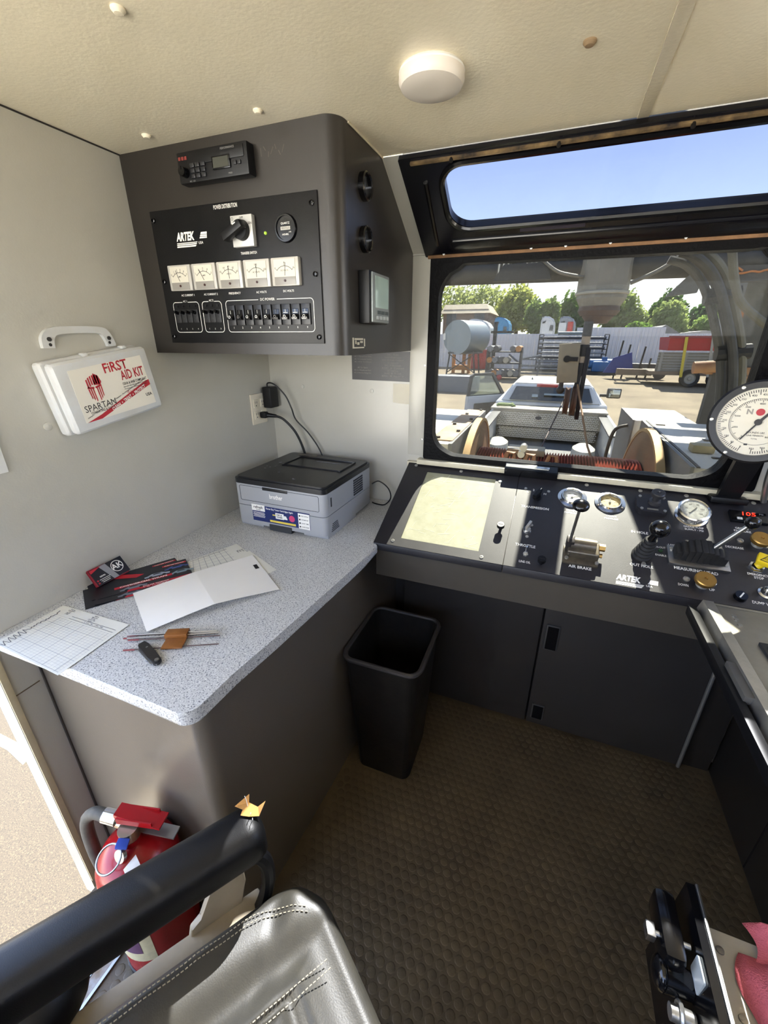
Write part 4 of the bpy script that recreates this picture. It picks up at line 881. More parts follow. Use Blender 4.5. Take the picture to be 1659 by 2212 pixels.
# ---- doors in the kneehole below the console
def knee(x0, x1, nm, lab):
    t = thing(nm, lab, 'cabinet door', ((x0+x1)/2, 1.35, .02)); b = B(); b.box(((x0+x1)/2, 1.366, .37), (x1-x0, .022, .70), bev=.004); b.obj('door_panel', TANK, t); return t
TANK = mat('kneehole_grey', '#34302c', .45, var=.2, vscale=8)
t1 = knee(.60, 1.126, 'access_door', 'dark grey access door behind the trash can'); t2 = knee(1.132, 1.672, 'access_door', 'dark grey access door with two black latch slots')
for z0, z1 in ((.395, .505), (.05, .125)):
    b = B(); b.box((1.168, 1.353, (z0+z1)/2), (.046, .008, z1-z0), bev=.003); l_ = b.obj('latch_frame', mat('latch_grey', '#46433f', .4), t2); b = B(); b.box((1.168, 1.3485, (z0+z1)/2), (.036, .004, z1-z0-.012)); b.obj('latch_slot', BLKG, l_)
b = B(); b.tube([(1.66, 1.350, .02), (1.66, 1.350, .72)], .006, n=10); b.obj('hinge', mat('hinge_grey', '#8c8981', .4, .6), t2)
b = B(); b.box((1.715, 1.385, .41), (.085, .03, .66)); b.box((1.70, 1.402, .36), (.13, .03, .72)); b.obj('trim_8', LAM, None, kind='structure')
b = B(); b.box((1.15, 1.41, .37), (1.2, .02, .74)); b.obj('trim_9', mat('kneehole_dark', '#2b2826', .6), None, kind='structure')
b = B(); b.box((1.95, .73, .43), (.36, 1.32, .86), bev=.004); t = thing('side_cabinet', 'dark grey side cabinet along the right edge', 'cabinet', (1.95, .73, 0)); b.obj('cabinet_body', LAM, t)
b = B(); b.box((1.769, 1.064, .43), (.003, .003, .84)); b.obj('door_seam', BLACKP, t)

# ---- round weight gauge on its post
t = thing('weight_gauge', 'large round dial weight gauge on a black post beside the windscreen', 'gauge', (1.55, 1.38, 1.03))
b = B(); b.hexa([(1.527, 1.395, 1.02), (1.580, 1.395, 1.02), (1.580, 1.41, 1.02), (1.527, 1.41, 1.02)], [(1.535, 1.345, 1.20), (1.595, 1.345, 1.20), (1.595, 1.365, 1.20), (1.535, 1.365, 1.20)]); b.box((1.553, 1.395, 1.03), (.09, .05, .018), bev=.006); b.obj('post', BLK, t)
b = B(); b.tube(bez([(1.64, 1.40, 1.03), (1.625, 1.385, 1.10), (1.62, 1.375, 1.18), (1.61, 1.37, 1.24)]), .0075, n=10); b.obj('steel_line', STEEL, t)
b = B(); b.tube(bez([(1.60, 1.36, 1.22), (1.64, 1.38, 1.16), (1.67, 1.40, 1.10), (1.70, 1.40, 1.04)]), .012, n=10); b.obj('hose', RUBBER, t)
GF = frame((1.528, 1.30, 1.263), (.955, -.29, .06), (.03, .10, .99))
b = B(GF); b.lathe([(0, -.045), (.085, -.045), (.098, -.02), (.101, .004), (.101, .014), (.096, .018), (.0825, .016), (.0815, .008)], 60); b.obj('housing', mat('gauge_black', '#191819', .38), t, label='black bezel with steel screws')
b = B(GF); b.lathe([(0, .006), (.082, .006)], 60); f = b.obj('dial_face', mat('gauge_dial', '#e2dccb', .5), t)
b = dialprint(GF, .078, .0066, [str(k) for k in range(0, 1000, 50)][::1], n=100, a0=-160, a1=180, sz=.085, k2=.84)
b2 = dialprint(GF, .056, .0066, ('0', '1000', '2000', '3000', '4000', '5000', '6000', '7000', '8000'), n=80, a0=-145, a1=145, sz=.10, k2=.78)
b.obj('outer_scale', BLACKP, f, smooth=0); b2.obj('inner_scale', BLACKP, f, smooth=0)
b = B(GF); b.ringprism(circ(0, 0, .0565, 60), circ(0, 0, .0558, 60), .0064, .0066); text(b, 'POUNDS LBS', 0, -.026, .006, .0066); text(b, 'LINE TENSION', 0, -.033, .005, .0066); text(b, 'TOTAL', 0, -.041, .004, .0066); b.obj('dial_print', BLACKP, f, smooth=0)
b = B(GF); text(b, 'N', -.020, .024, .017, .0066, bold=.04); text(b, 'V', .020, .024, .017, .0066, bold=.04); b.obj('grey_letters', mat('logo_grey', '#9a948c', .5), f, smooth=0)
b = B(GF); b.cyl((0, .024, .0062), (0, .024, .0068), .0085, n=24); b.obj('red_disc', REDP, f)
b = B(GF); b.hexa([(-.003, -.003, .009), (.003, .0, .009), (-.026, -.045, .009), (-.0285, -.0435, .009)], [(-.003, -.003, .0105), (.003, .0, .0105), (-.026, -.045, .0105), (-.0285, -.0435, .0105)])
b.hexa([(-.003, .0, .009), (.003, -.003, .009), (.040, .052, .009), (.037, .054, .009)], [(-.003, .0, .0105), (.003, -.003, .0105), (.040, .052, .0105), (.037, .054, .0105)]); b.cyl((0, 0, .006), (0, 0, .013), .0075, n=20); b.box((-.0135, -.0555, .0072), (.007, .004, .001)); b.obj('needle', BLACKP, t)
for k in range(6):
    a = R(90+28+60*k); b = B(GF); b.lathe([(.0045, .016), (.004, .019), (0, .020)], 12, MX.Translation((cos(a)*.092, sin(a)*.092, 0))); b.obj('bezel_screw', mat('screw_steel', '#b9b7b0', .3, .8), t)
b = B(GF); b.prism([(.004, .098), (.0, .112), (.006, .128), (.022, .138), (.045, .142), (.07, .138), (.07, .098)], -.03, .002); bmesh.ops.bevel(b.bm, geom=list(b.bm.edges), offset=.003, segments=2, affect='EDGES'); ob_ = b.obj('bracket', mat('bracket_amber', '#b07a2c', .5, var=.4, vscale=30), t, label='amber painted bracket above the dial')
b = B(GF)
for q in ((.014, .118), (.030, .128), (.05, .118)): b.cyl((q[0], q[1], .001), (q[0], q[1], .0035), .003, n=10)
b.obj('bracket_hole', BLACKP, ob_)
b = B(GF); b.tube([(.006, .102, .012), (.032, .115, .02), (.06, .128, .02)], .003, n=8); b.obj('bracket_wire', CHROME, ob_)

# ---- metal shelf at the right, over the console's near edge
t = thing('equipment_shelf', 'silver metal shelf with a sloping metal rim jutting over the console at right', 'shelf', (1.75, .77, .87))
b = B(); b.box((1.765, .78, .892), (.64, .43, .016), bev=.001); b.box((1.52, 1.0, .892), (.15, .008, .017)); b.obj('shelf_plate', mat('dull_aluminium', '#a5a196', .4, .75, var=.4, vscale=14, col2='#85816f'), t)
b = B(); b.hexa([(1.418, .565, .868), (1.448, .565, .868), (1.448, 1.004, .868), (1.418, 1.004, .868)], [(1.428, .565, .904), (1.448, .565, .904), (1.448, 1.004, .904), (1.428, 1.004, .904)]); b.obj('rim', mat('rim_metal', '#b3b1ab', .3, .9, var=.3, vscale=40), t)
b = B(); b.box((1.409, .78, .876), (.016, .44, .026), bev=.004); b.obj('rim_bumper', BLK, t)
b = B(); b.box((1.427, .75, .8915), (.030, .09, .016), bev=.001); b.obj('rim_insert', mat('insert_grey', '#4a4946', .5), t)
b = B(); b.box((1.62, .775, .9035), (.27, .19, .007), bev=.002); k = b.obj('keypad', mat('keypad_black', '#1f1f22', .4), t)
for i in range(5):
    for j in range(3): b = B(); b.box((1.515+i*.05, .715+j*.058, .908), (.044, .050, .003), bev=.001); b.obj('key', mat('keypad_key', '#29292d', .4), k)
for y in (.93, .95, .965): b = B(); b.cyl((1.475, y, .899), (1.475, y, .9015), .0045, n=10); b.obj('screw', STEEL, t)
b = B(); b.box((1.95, .78, .872), (.20, .30, .026)); b.obj('shelf_mount', BLK, t)

# ================================================================ operator's seat
CH = frame((.70, .355, 0), (.82, -.572, 0), (.572, .82, 0))
t = seat = thing('operator_seat', 'worn black leather operator seat with padded armrest', 'seat', tuple(CH @ V((.24, -.26, 0))))
oc = [(x, y) for x, y in rrect(-.010, -.50, .50, .062, .085, 12)]; cx, cy = .245, -.22
def sz(x, y, s):
    d = (1-s)
    z = .500 - .050*(1-math.sqrt(max(0, 1-(1-min(d/.10, 1))**2)))
    z -= .016*math.exp(-((x-.10)/.03)**2)*min(1, d/.05)
    z -= .012*math.exp(-((x-.142)/.006)**2)*min(1, d/.05)
    z += .010*math.exp(-((x-.19)/.04)**2)
    if x > .145:
        for q, w in ((-.045, .006), (-.13, .007), (-.20, .006)): z -= .008*math.exp(-((y-q-.10*(x-.15)+.25*(x-.15)**2)/w)**2)
    if x < .14: z += .0035*math.sin(y*75+x*30)*math.exp(-((x-.03)/.045)**2)*(1 if y > -.2 else .3)
    z += .0015*math.sin(x*90+y*40)*math.sin(y*60)
    return z
b = B(CH); rings = []
for k in range(61):
    s = 1-k/60 if k < 60 else .002
    s = max(s, .002)
    rings.append([b.bm.verts.new(CH @ V((cx+(x-cx)*s, cy+(y-cy)*s, sz(cx+(x-cx)*s, cy+(y-cy)*s, s)))) for x, y in oc])
for z in (.40, .37): rings.insert(0, [b.bm.verts.new(CH @ V((cx+(x-cx)*(1.0 if z > .39 else .97), cy+(y-cy)*(1.0 if z > .39 else .97), z))) for x, y in oc])
for q, r2 in zip(rings, rings[1:]):
    for i in range(len(q)): b.bm.faces.new((q[i], q[(i+1) % len(q)], r2[(i+1) % len(q)], r2[i]))
b.bm.faces.new(rings[-1]); b.bm.faces.new(rings[0][::-1]); b.obj('cushion', WORNL, t, smooth=70)
THR = mat('stitch_thread', '#b9ad92', .7)
b = B(CH)
def stitch(b, pts, step=.0062, ln=.0042):
    for p, q in zip(pts, pts[1:]):
        p, q = V(p), V(q); n_ = max(1, int((q-p).length/step)); d = (q-p).normalized()
        for k in range(n_):
            c = p + (q-p)*((k+.5)/n_); x = d*ln/2; s_ = d.cross(V((0, 0, 1))).normalized()*.0007
            b.hexa([c-x-s_, c+x-s_, c+x+s_, c-x+s_], [c-x-s_+V((0, 0, .0012)), c+x-s_+V((0, 0, .0012)), c+x+s_+V((0, 0, .0012)), c-x+s_+V((0, 0, .0012))])
def on(x, y):
    s = max(abs(x-cx)/.255, abs(y-cy)/.282)
    return (x, y, sz(x, y, min(.999, s))+.001)
for off in (.135, .150): stitch(b, [on(off, y) for y in [(-.46+.02*k) for k in range(25)]])
for off in (.010, .019): stitch(b, [on(off+.05*max(0, (y+.10)/.13)**2, y) for y in [(-.46+.02*k) for k in range(25)]])
b.obj('stitching', THR, t, smooth=0, kind='stuff')
b = B(CH); b.box((.225, -.23, .355), (.47, .50, .05), bev=.02); b.box((.22, -.26, .30), (.34, .36, .08), bev=.02); b.cyl((.24, -.26, .02), (.24, -.26, .30), .075, n=24); b.lathe([(0, 0), (.20, 0), (.20, .015), (.08, .03), (.08, .04)], 30, MX.Translation((.24, -.26, 0))); b.obj('pedestal', BLK, t)
SB = mat('seat_beige', '#b3a58c', .5, var=.3, vscale=14, col2='#8e8068')
b = B(CH); b.box((-.034, -.27, .405), (.036, .46, .09), bev=.006); b.obj('side_rail', SB, t)
b = B(CH); b.prism([(-.172, .39), (-.172, .43), (-.163, .468), (-.143, .478), (-.108, .565), (-.06, .57), (-.060, .505), (-.077, .436), (-.122, .39)], -.056, -.044, frame((0, 0, 0), (0, 1, 0), (0, 0, 1))); bmesh.ops.bevel(b.bm, geom=list(b.bm.edges), offset=.002, segments=1, affect='EDGES'); b.obj('armrest_bracket', SB, t, label='beige upright carrying the armrest')
# armrest pad: a padded bar with a rounded nose
b = B(CH); ns = 40; rg = []
for k in range(ns+1):
    q = k/ns; y = -.012 - .50*q*q**.3; e = min(1, math.sqrt(max(0, 1-(1-min(q/.13, 1))**2))*.75+.25) if k else .12
    w, h = .041*e*(1+.12*q), .042*e; zc_ = .622 - .006*(1-min(q/.09, 1)) 
    rg.append([b.bm.verts.new(CH @ V((-.045+math.copysign(abs(cos(2*pi*i/28))**.72, cos(2*pi*i/28))*w, y, zc_+math.copysign(abs(sin(2*pi*i/28))**.72, sin(2*pi*i/28))*h))) for i in range(28)])
for q, r2 in zip(rg, rg[1:]):
    for i in range(28): b.bm.faces.new((q[i], q[(i+1) % 28], r2[(i+1) % 28], r2[i]))
b.bm.faces.new(rg[0][::-1]); b.bm.faces.new(rg[-1]); arm = b.obj('armrest_pad', LEATHER, t, smooth=70)
b = B(CH); b.poly((-.080, -.050, .664), (-.064, -.040, .6672), (-.056, -.046, .6675), (-.046, -.034, .6668), (-.040, -.018, .662), (-.056, -.014, .6615), (-.072, -.026, .6645)); b.poly((-.058, -.0145, .661), (-.040, -.018, .6625), (-.046, -.002, .682)); b.poly((-.080, -.050, .664), (-.072, -.026, .6645), (-.079, -.022, .676)); b.obj('torn_foam', mat('foam_orange', '#d09a52', .85, var=.3, vscale=60), arm, label='torn patch of orange foam')
b = B(CH)
for x, dx, h in ((-.066, -.004, .016), (-.048, .003, .010), (-.040, .004, .006)): b.tube([(x, -.03, .664), (x+dx, -.03, .670+h*.5), (x+dx*2, -.031, .668+h)], .0006, n=5)
b.obj('loose_thread', PRINT, arm)
b = B(CH); b.tube(bez([(-.040, -.42, .590), (-.042, -.25, .592), (-.042, -.09, .597), (-.034, -.040, .580), (-.026, -.022, .545), (-.022, -.030, .48), (-.022, -.060, .42), (-.022, -.10, .37)]), .013, n=10); b.obj('armrest_frame', BLK, t)
b = B(CH); b.sphere((-.085, -.40, .47), .085, 22, (.75, 1.0, .75)); b.obj('recline_cover', LEATHER, t)
b = B(CH); b.grid(lambda u, v: (.0+.48*u, -.50-.05*sin(u*pi)-.10*v, .50+.42*v), 10, 8, thick=-.07); b.obj('backrest', LEATHER, t)

# ---- control pod at the lower right with a red rag on it
t = pod = thing('control_pod', 'control pod with white top and glossy black switch face at lower right', 'control pod', (1.55, .38, 0))
b = B(); b.box((1.57, .36, .535), (.366, .362, .030), bev=.002); b.obj('top_plate', mat('pod_cream', '#c6c0b0', .42, .2, var=.25, vscale=12), t)
b = B(); b.hexa([(1.366, .18, .36), (1.386, .18, .36), (1.386, .575, .36), (1.366, .575, .36)], [(1.374, .18, .585), (1.388, .18, .585), (1.388, .572, .585), (1.374, .572, .585)]); b.obj('switch_face', BLKG, t)
b = B(); b.box((1.388, .376, .583), (.004, .394, .010), bev=.001); b.obj('face_edge', STEEL, t)
b = B(); b.box((1.345, .515, .545), (.030, .09, .05), bev=.010); b.obj('switch_hood', BLKG, t)
for y, z in ((.47, .52), (.40, .50)): b = B(); b.cyl((1.37, y, z), (1.335, y, z+.004), .018, .022, n=20); b.sphere((1.333, y, z+.004), .022, 18, (.5, 1, 1)); b.obj('black_knob', BLKG, t)
b = B(); b.cyl((1.37, .50, .555), (1.325, .50, .555), .004, n=10); b.box((1.318, .50, .555), (.012, .020, .016), bev=.002); b.obj('silver_toggle', STEEL, t)
b = B(); b.tube([(1.352, .435+.014*cos(a), .515+.014*sin(a)) for a in [2*pi*k/16 for k in range(16)]], .003, n=6, closed=True); b.cyl((1.37, .435, .515), (1.34, .435, .515), .010, n=14); b.obj('connector', mat('screw_steel', '#b9b7b0', .3, .8), t)
for x, y in ((1.412, .515), (1.418, .445)): b = B(); b.lathe([(.0055, .550), (.005, .552), (0, .5525)], 12, MX.Translation((x, y, 0))); b.box((x, y, .5526), (.007, .0012, .0005), rot=(0, 0, .6)); b.obj('screw', STEEL, t)
b = B(frame((1.3725, .47, .555), (0, -1, 0), (0, .0, 1))); b.prism(rrect(-.016, -.018, .016, .018, .004), -.001, .0015); b.obj('face_label', mat('label_grey', '#b7bcb9', .4), t)
b = B(); b.box((1.50, .425, .552), (.20, .010, .005)); b.tube([(1.43, .40, .553), (1.445, .36, .565), (1.45, .30, .565), (1.45, .22, .56)], .010, n=12); b.obj('chrome_handle', STEEL, t)
b = B(); b.box((1.57, .36, .225), (.28, .28, .59), bev=.01); b.obj('pedestal', BLK, t)
t = thing('rag', 'crumpled red shop rag on the white control pod', 'rag', (1.55, .48, .553))
random.seed(4)
def ragf(u, v):
    x = 1.420+.30*u+.018*v+.012*sin(v*6); y = .375+.135*v+.012*sin(u*7+1)
    e = min(1, (9*min(u, 1-u, v, 1-v))**.6+.05)
    w_ = .55+.45*math.sin(u*13-v*5+2.2); w_ += .22*math.sin(u*31+v*9)+.15*sin(v*17)
    return (x, y, .5525+e*(.012+.030*w_))
b = B(); b.grid(ragf, 50, 40, thick=.002); RAG = mat('rag_red', '#c9636a', .9, var=.3, vscale=40, col2='#a84a55', bump=1.0, bscale=420); b.obj('cloth', RAG, t, smooth=60)
b = B(); b.grid(lambda u, v: (1.452+.22*u+.01*sin(v*5), .560-.075*v-.02*u+.006*sin(u*17), .5535+min(1, 8*min(u, v, 1-v)+.1)*(.018+.014*math.sin(u*12+v*6))), 30, 14, thick=.002); b.obj('cloth_corner', RAG, t, smooth=60)
for q in (pod, t): q.location += V((-.027, -.042, .07))

# ---- fire extinguisher by the door
E_ = (.300, .335); t = thing('fire_extinguisher', 'red fire extinguisher standing by the door sill', 'fire extinguisher', E_ + (0,))
L_ = MX.Translation(E_ + (0,))
b = B(L_); b.lathe([(0, .004), (.070, .004), (.082, .012), (.085, .03), (.085, .335), (.082, .362), (.070, .388), (.045, .405), (.022, .412), (.022, .425), (0, .425)], 48); b.obj('cylinder', RED, t, smooth=50)
b = B(L_); b.lathe([(.0855, .0), (.0885, .0), (.0885, .034), (.0855, .036)], 40); b.obj('base_boot', BLK, t)
LF = lambda a0, a1, z0, z1, r=.0858: (lambda u, v: (E_[0]+r*cos(R(a0+(a1-a0)*u)), E_[1]+r*sin(R(a0+(a1-a0)*u)), z0+(z1-z0)*v))
b = B(); b.grid(LF(-160, -45, .10, .26), 16, 1); lb = b.obj('label_band', mat('ext_label', '#cfc6a2', .5, var=.4, vscale=30), t, label='worn pictogram label')
b = B(); b.grid(LF(-105, -62, .135, .25, .0862), 10, 1); b.obj('purple_panel', mat('label_purple', '#5d3f5c', .5), lb)
for k in range(3): b = B(); b.grid(LF(-150+14*k, -139+14*k, .115, .155, .0862), 3, 1); b.obj('pictogram', BLACKP, lb)
b = B(L_); b.cyl((0, 0, .42), (0, 0, .452), .021, n=20); b.cyl((0, .01, .438), (-.052, .004, .445), .013, n=16); b.obj('valve', mat('valve_brass', '#a89b85', .3, .8), t)
HX = L_ @ MX.Translation((.0, .018, .470)) @ MX.Rotation(R(14), 4, 'Z')
b = B(HX); b.hexa([(-.035, -.014, .0), (.072, -.018, -.012), (.072, .018, -.012), (-.035, .014, .0)], [(-.035, -.014, .012), (.072, -.018, -.008), (.072, .018, -.008), (-.035, .014, .012)]); b.box((.012, .0155, -.004), (.085, .003, .016)); b.box((.012, -.0155, -.004), (.085, .003, .016)); b.obj('squeeze_lever', RED, t)
b = B(HX); b.hexa([(-.03, -.013, -.034), (.095, -.013, -.048), (.095, .013, -.048), (-.03, .013, -.034)], [(-.03, -.013, -.028), (.095, -.013, -.044), (.095, .013, -.044), (-.03, .013, -.028)]); b.obj('carry_handle', mat('handle_steel', '#9d9a93', .35, .8), t)
b = B(L_); b.cyl((-.038, .006, .452), (-.068, -.002, .458), .0165, .0155, n=20); b.obj('hose_ferrule', CHROME, t)
b = B(L_); b.tube(bez([(-.066, -.002, .457), (-.095, -.006, .455), (-.118, -.014, .432), (-.124, -.020, .38), (-.112, -.026, .30), (-.104, -.020, .20), (-.100, -.015, .12)]), .0135, n=12); b.obj('hose', mat('hose_grey', '#4a4740', .7, var=.4, vscale=30, col2='#77705f'), t)
b = B(L_); b.tube([(.000+.027*cos(a), -.052+.027*sin(a)*.85, .428+.012*sin(a)) for a in [2*pi*k/28 for k in range(28)]], .0022, n=6, closed=True); b.obj('pull_ring', STEEL, t)
b = B(L_); b.box((.014, -.026, .446), (.024, .018, .010), bev=.002, rot=(0, .3, .5)); b.obj('blue_tag', mat('tag_blue', '#3454b4', .4), t)
b = B(L_); b.lathe([(.014, .0), (.014, .008), (0, .009)], 20, MX.Translation((.012, -.032, .418)) @ MX.Rotation(R(65), 4, 'X')); b.obj('pressure_dial', mat('screw_steel', '#b9b7b0', .3, .8), t)
b = B(L_); b.grid(lambda u, v: (.035+.05*u, -.05-.02*u+.03*v, .412+.004*sin(u*5)), 4, 3, thick=.0006); b.obj('paper_tag', PAPER, t)

# ---- door sill and what lies beyond it
t = thing('door_sill', 'diamond plate sill in the open doorway', 'door sill', (.14, 0, 0))
b = B(); b.box((.142, -.06, .002), (.085, .95, .004)); dp = b.obj('diamond_plate', mat('diamond_alu', '#aeb2b5', .33, .85, var=.3, vscale=20), t)
b = B()
for i in range(5):
    for j in range(45): b.box((.112+i*.016, -.50+j*.0185, .0046), (.0135, .0034, .0016), bev=.0006, seg=1, rot=(0, 0, R(40 if (i+j) % 2 else -40)))
b.obj('tread', MATS['diamond_alu'], t, kind='stuff')
b = B(); b.box((.085, -.06, .003), (.030, .95, .006)); b.obj('wood_edge', mat('sill_tan', '#8f7d64', .6, var=.5, vscale=25), t)
b = B(); b.box((.200, -.06, .0025), (.026, .95, .005)); b.obj('rusty_strip', mat('sill_rust', '#77634b', .5, .3, var=.7, vscale=30, col2='#a9aaa8'), t)
b = B(); b.box((.2165, -.06, .003), (.007, .95, .006)); b.obj('bright_edge', STEEL, t)
t = thing('entry_step', 'perforated grip step outside the doorway', 'step', (-.17, .0, -.37))
b = B()
for i in range(8):
    for j in range(18):
        x, y = -.31+i*.042+(j % 2)*.021, -.42+j*.036; b.lathe([(.019, 0), (.019, .004), (.013, .008), (.011, .002)], 12, MX.Translation((x, y, -.37)), 1, .8)
b.obj('grip_cups', mat('galvanised', '#b9b7ad', .45, .5, var=.3, vscale=20), t, kind='stuff')
b = B(); b.box((-.155, -.11, -.385), (.37, .72, .02)); b.box((-.33, -.11, -.40), (.02, .74, .06)); b.box((.02, -.11, -.40), (.02, .74, .06)); b.obj('step_frame', mat('step_brown', '#8a7a62', .6, var=.4, vscale=20), t)

TONE = .68

# ================================================================ outside: ground, the rig's deck gear, the yard
def gz(y): return -1.45 + .032*y
b = B(); b.grid(lambda u, v: (-60+150*u, -25+140*v, gz(-25+140*v)), 30, 40); GM = mat('gravel_ground', '#968870', .95, var=.8, vscale=.9, col2='#6b5f4c', bump=1.0, bscale=14); ground = b.obj('ground', GM, None, kind='structure', smooth=0)
b = B(); b.grid(lambda u, v: (-14+13.9*u, -6+18*v, gz(-6+18*v)+.012+.02*abs(sin(u*9)*sin(v*11))), 20, 30); b.obj('dimmed_dirt_patch', speckle('dimmed_dirt', '#2a241b', '#1a1610', '#443a2a', 150, .95), ground, smooth=60)  # doorway dirt coloured darker, to hold down its sunlit brightness
b = B(); b.grid(lambda u, v: (-9+26*u, -26+23*v, gz(-26+23*v)+.015), 4, 4); b.obj('bounce_pad', mat('pale_bounce', '#f0ebdf', .9, var=.3, vscale=.6, col2='#cfc8b8'), ground, smooth=0)  # unseen pale pad, added behind the cab to bounce light onto the ceiling
b = B(); random.seed(21)                                          # loose stones near the doorway
for k in range(5200):
    x = random.uniform(-3.6, -.25); y = random.uniform(-.9, 3.2); s_ = random.uniform(.0025, .008)
    b.hexa([(x-s_, y-s_*.8, gz(y)+.002), (x+s_, y-s_, gz(y)+.002), (x+s_*.8, y+s_, gz(y)+.002), (x-s_*.9, y+s_*.9, gz(y)+.002)], [(x-s_*.5, y-s_*.4, gz(y)+.014+s_*.7), (x+s_*.5, y-s_*.5, gz(y)+.014+s_*.6), (x+s_*.4, y+s_*.5, gz(y)+.014+s_*.7), (x-s_*.4, y+s_*.4, gz(y)+.014+s_*.6)])
b.obj('loose_stones', mat('stone_tan', '#5e5241', .95, var=.5, vscale=3, col2='#3f3529'), ground, kind='stuff', smooth=0)
t = thing('cream_pipe', 'cream pipe lying on the gravel outside the doorway', 'pipe', (-1.3, 1.2, -1.41)); b = B(); b.tube([(-2.895, 1.049, -1.416), (-2.366, 1.046, -1.417), (-2.126, 1.013, -1.418)], .045, n=12); b.obj('pipe_body', mat('cream_paint', '#d9cfae', .5), t)
b = B(); b.sphere((-1.632, 0.841, -1.423), .02, 8, (1, .8, .5)); b.obj('dark_pebble', mat('dark_blue_stone', '#2a2c3a', .7), None, label='single dark pebble on the gravel outside the doorway', cat='stone')

def fbox(b, a, c, d, bev=0.0):
    """box spanning corner a to corner c in x and z, d deep from a's y"""
    x0, x1 = sorted((a[0], c[0])); z0, z1 = sorted((a[2], c[2])); b.box(((x0+x1)/2, a[1]+d/2, (z0+z1)/2), (x1-x0, d, z1-z0), bev=bev); return b
# winch: drum of cable between two steel boxes
t = thing('cable_winch', 'cable drum with tan rusty flanges just outside the windscreen', 'winch', (1.1, 2.2, -.1))
RUST = mat('rusty_steel', '#a8825a', .7, .2, var=.6, vscale=7, col2='#7b6a58')
for x, lab in ((.715, None), (1.495, None)):
    b = B(); b.cyl((x-.012, 2.2, .55), (x+.012, 2.2, .55), .52, n=64); f_ = b.obj('flange', RUST, t)
    b = B(); b.ringprism(circ(0, 0, .522, 64), circ(0, 0, .506, 64), -.016, .016, frame((x, 2.2, .55), (0, 1, 0), (0, 0, 1))); b.obj('flange_rim', mat('rim_tan', '#c9a468', .6, .2), f_)
b = B(); pr = [(.0, .0)]
for k in range(58): pr += [(.352, .0135*k), (.370, .0135*k+.0067)]
pr += [(.352, .0135*58), (0, .0135*58)]
b.lathe(pr, 48, MX.Translation((.712, 2.2, .55)) @ MX.Rotation(pi/2, 4, 'Y')); b.obj('cable_coil', mat('red_cable', '#c05a40', .55, .2, var=.4, vscale=30, col2='#9a4632'), t, smooth=80)
b = B(); b.box((1.1, 2.2, .02), (.9, .30, .24)); b.obj('bearing_frame', mat('frame_dark', '#4a4844', .6), t)
WS = mat('white_steel', '#e3dfd2', .5, var=.25, vscale=5, col2='#bfb9a8'); GSIDE = mat('grey_steel', '#7d7f7f', .6, var=.4, vscale=20, col2='#5f6163')
t = thing('winch_guard', 'white steel box left of the drum with a rusty strip along its top edge', 'equipment box', (.25, 2.2, -.3)); b = B(); b.box((.14, 2.20, .37), (1.05, .96, 1.34), bev=.006); b.obj('box_body', WS, t)
b = B(); b.box((.672, 2.20, .37), (.016, .965, 1.345)); b.obj('side_plate', GSIDE, t)
b = B(); b.box((.62, 2.22, 1.0425), (.10, .90, .006)); b.obj('rust_strip', mat('rust_strip', '#b98f62', .7, var=.8, vscale=6, col2='#cfc6b2'), t)
for k in range(6): b = B(); b.cyl((.655 if k % 2 else .60, 1.80+.17*k, 1.044), (.655 if k % 2 else .60, 1.80+.17*k, 1.054), .010, n=6); b.obj('bolt', mat('dark_bolt', '#3f3a34', .6), t)
t = thing('winch_guard', 'white steel box with a dark edge seam right of the drum', 'equipment box', (2.0, 2.2, -.3)); b = B(); b.box((2.05, 2.18, .37), (1.02, .98, 1.34), bev=.006); b.obj('box_body', WS, t)
b = B(); b.box((1.538, 2.18, .37), (.012, .985, 1.345)); b.obj('side_plate', GSIDE, t)
b = B(); b.box((1.556, 2.18, 1.0415), (.010, .98, .004)); b.obj('edge_seam', BLACKP, t)
for x, y in ((1.60, 2.55), (1.72, 2.20), (1.66, 1.86)): b = B(); b.box((x, y, 1.0425), (.04, .02, .004)); b.obj('slot', mat('dark_bolt', '#3f3a34', .6), t)
t = thing('deck_locker', 'narrow grey-sided steel locker behind the right winch box', 'equipment box', (1.5, 2.95, 0)); b = B(); b.box((1.66, 2.98, .40), (.30, .50, 1.26), bev=.004); b.obj('box_body', WS, t); b = B(); b.box((1.506, 2.98, .40), (.010, .50, 1.262)); b.obj('side_plate', GSIDE, t)
b = B(); b.tube(bez([(1.50, 2.85, .98), (1.44, 2.85, .95), (1.42, 2.85, .85), (1.42, 2.85, .68), (1.46, 2.85, .62)]), .010, n=8); b.obj('grab_handle', mat('dark_bolt', '#3f3a34', .6), t)
b = B(); b.tube([(1.29, 2.6, .73), (1.50, 2.7, .74)], .012, n=8); b.cyl((1.47, 2.68, .74), (1.52, 2.7, .74), .022, n=8); b.obj('lever', mat('dark_bolt', '#3f3a34', .6), t)
t = thing('cable_clamp', 'beige cable clamp block over the red drum', 'clamp', (1.0, 2.12, .90)); b = B(); fbox(b, (0.876, 2.150, 0.943), (1.055, 2.150, 0.913), .10, .004); b.obj('clamp_block', mat('clamp_beige', '#c9bda2', .6, var=.3, vscale=20), t)
for q in ((0.955, 2.130, 0.964), (0.948, 2.130, 0.933)): b = B(); b.cyl(q, (q[0], q[1]-.05, q[2]), .017, n=14); b.obj('clamp_bolt', mat('screw_steel', '#b9b7b0', .3, .8), t)
for x in ((0.894, 2.100, 0.905), (0.987, 2.100, 0.902), (1.089, 2.100, 0.906)): b = B(); b.tube([(x[0]-.03, x[1], x[2]-.03), (x[0]-.01, x[1], x[2]+.03), (x[0]+.02, x[1], x[2]+.03), (x[0]+.03, x[1], x[2]-.03)], .010, n=8); b.obj('clamp_loop', mat('clamp_tan', '#c8906a', .6), t)
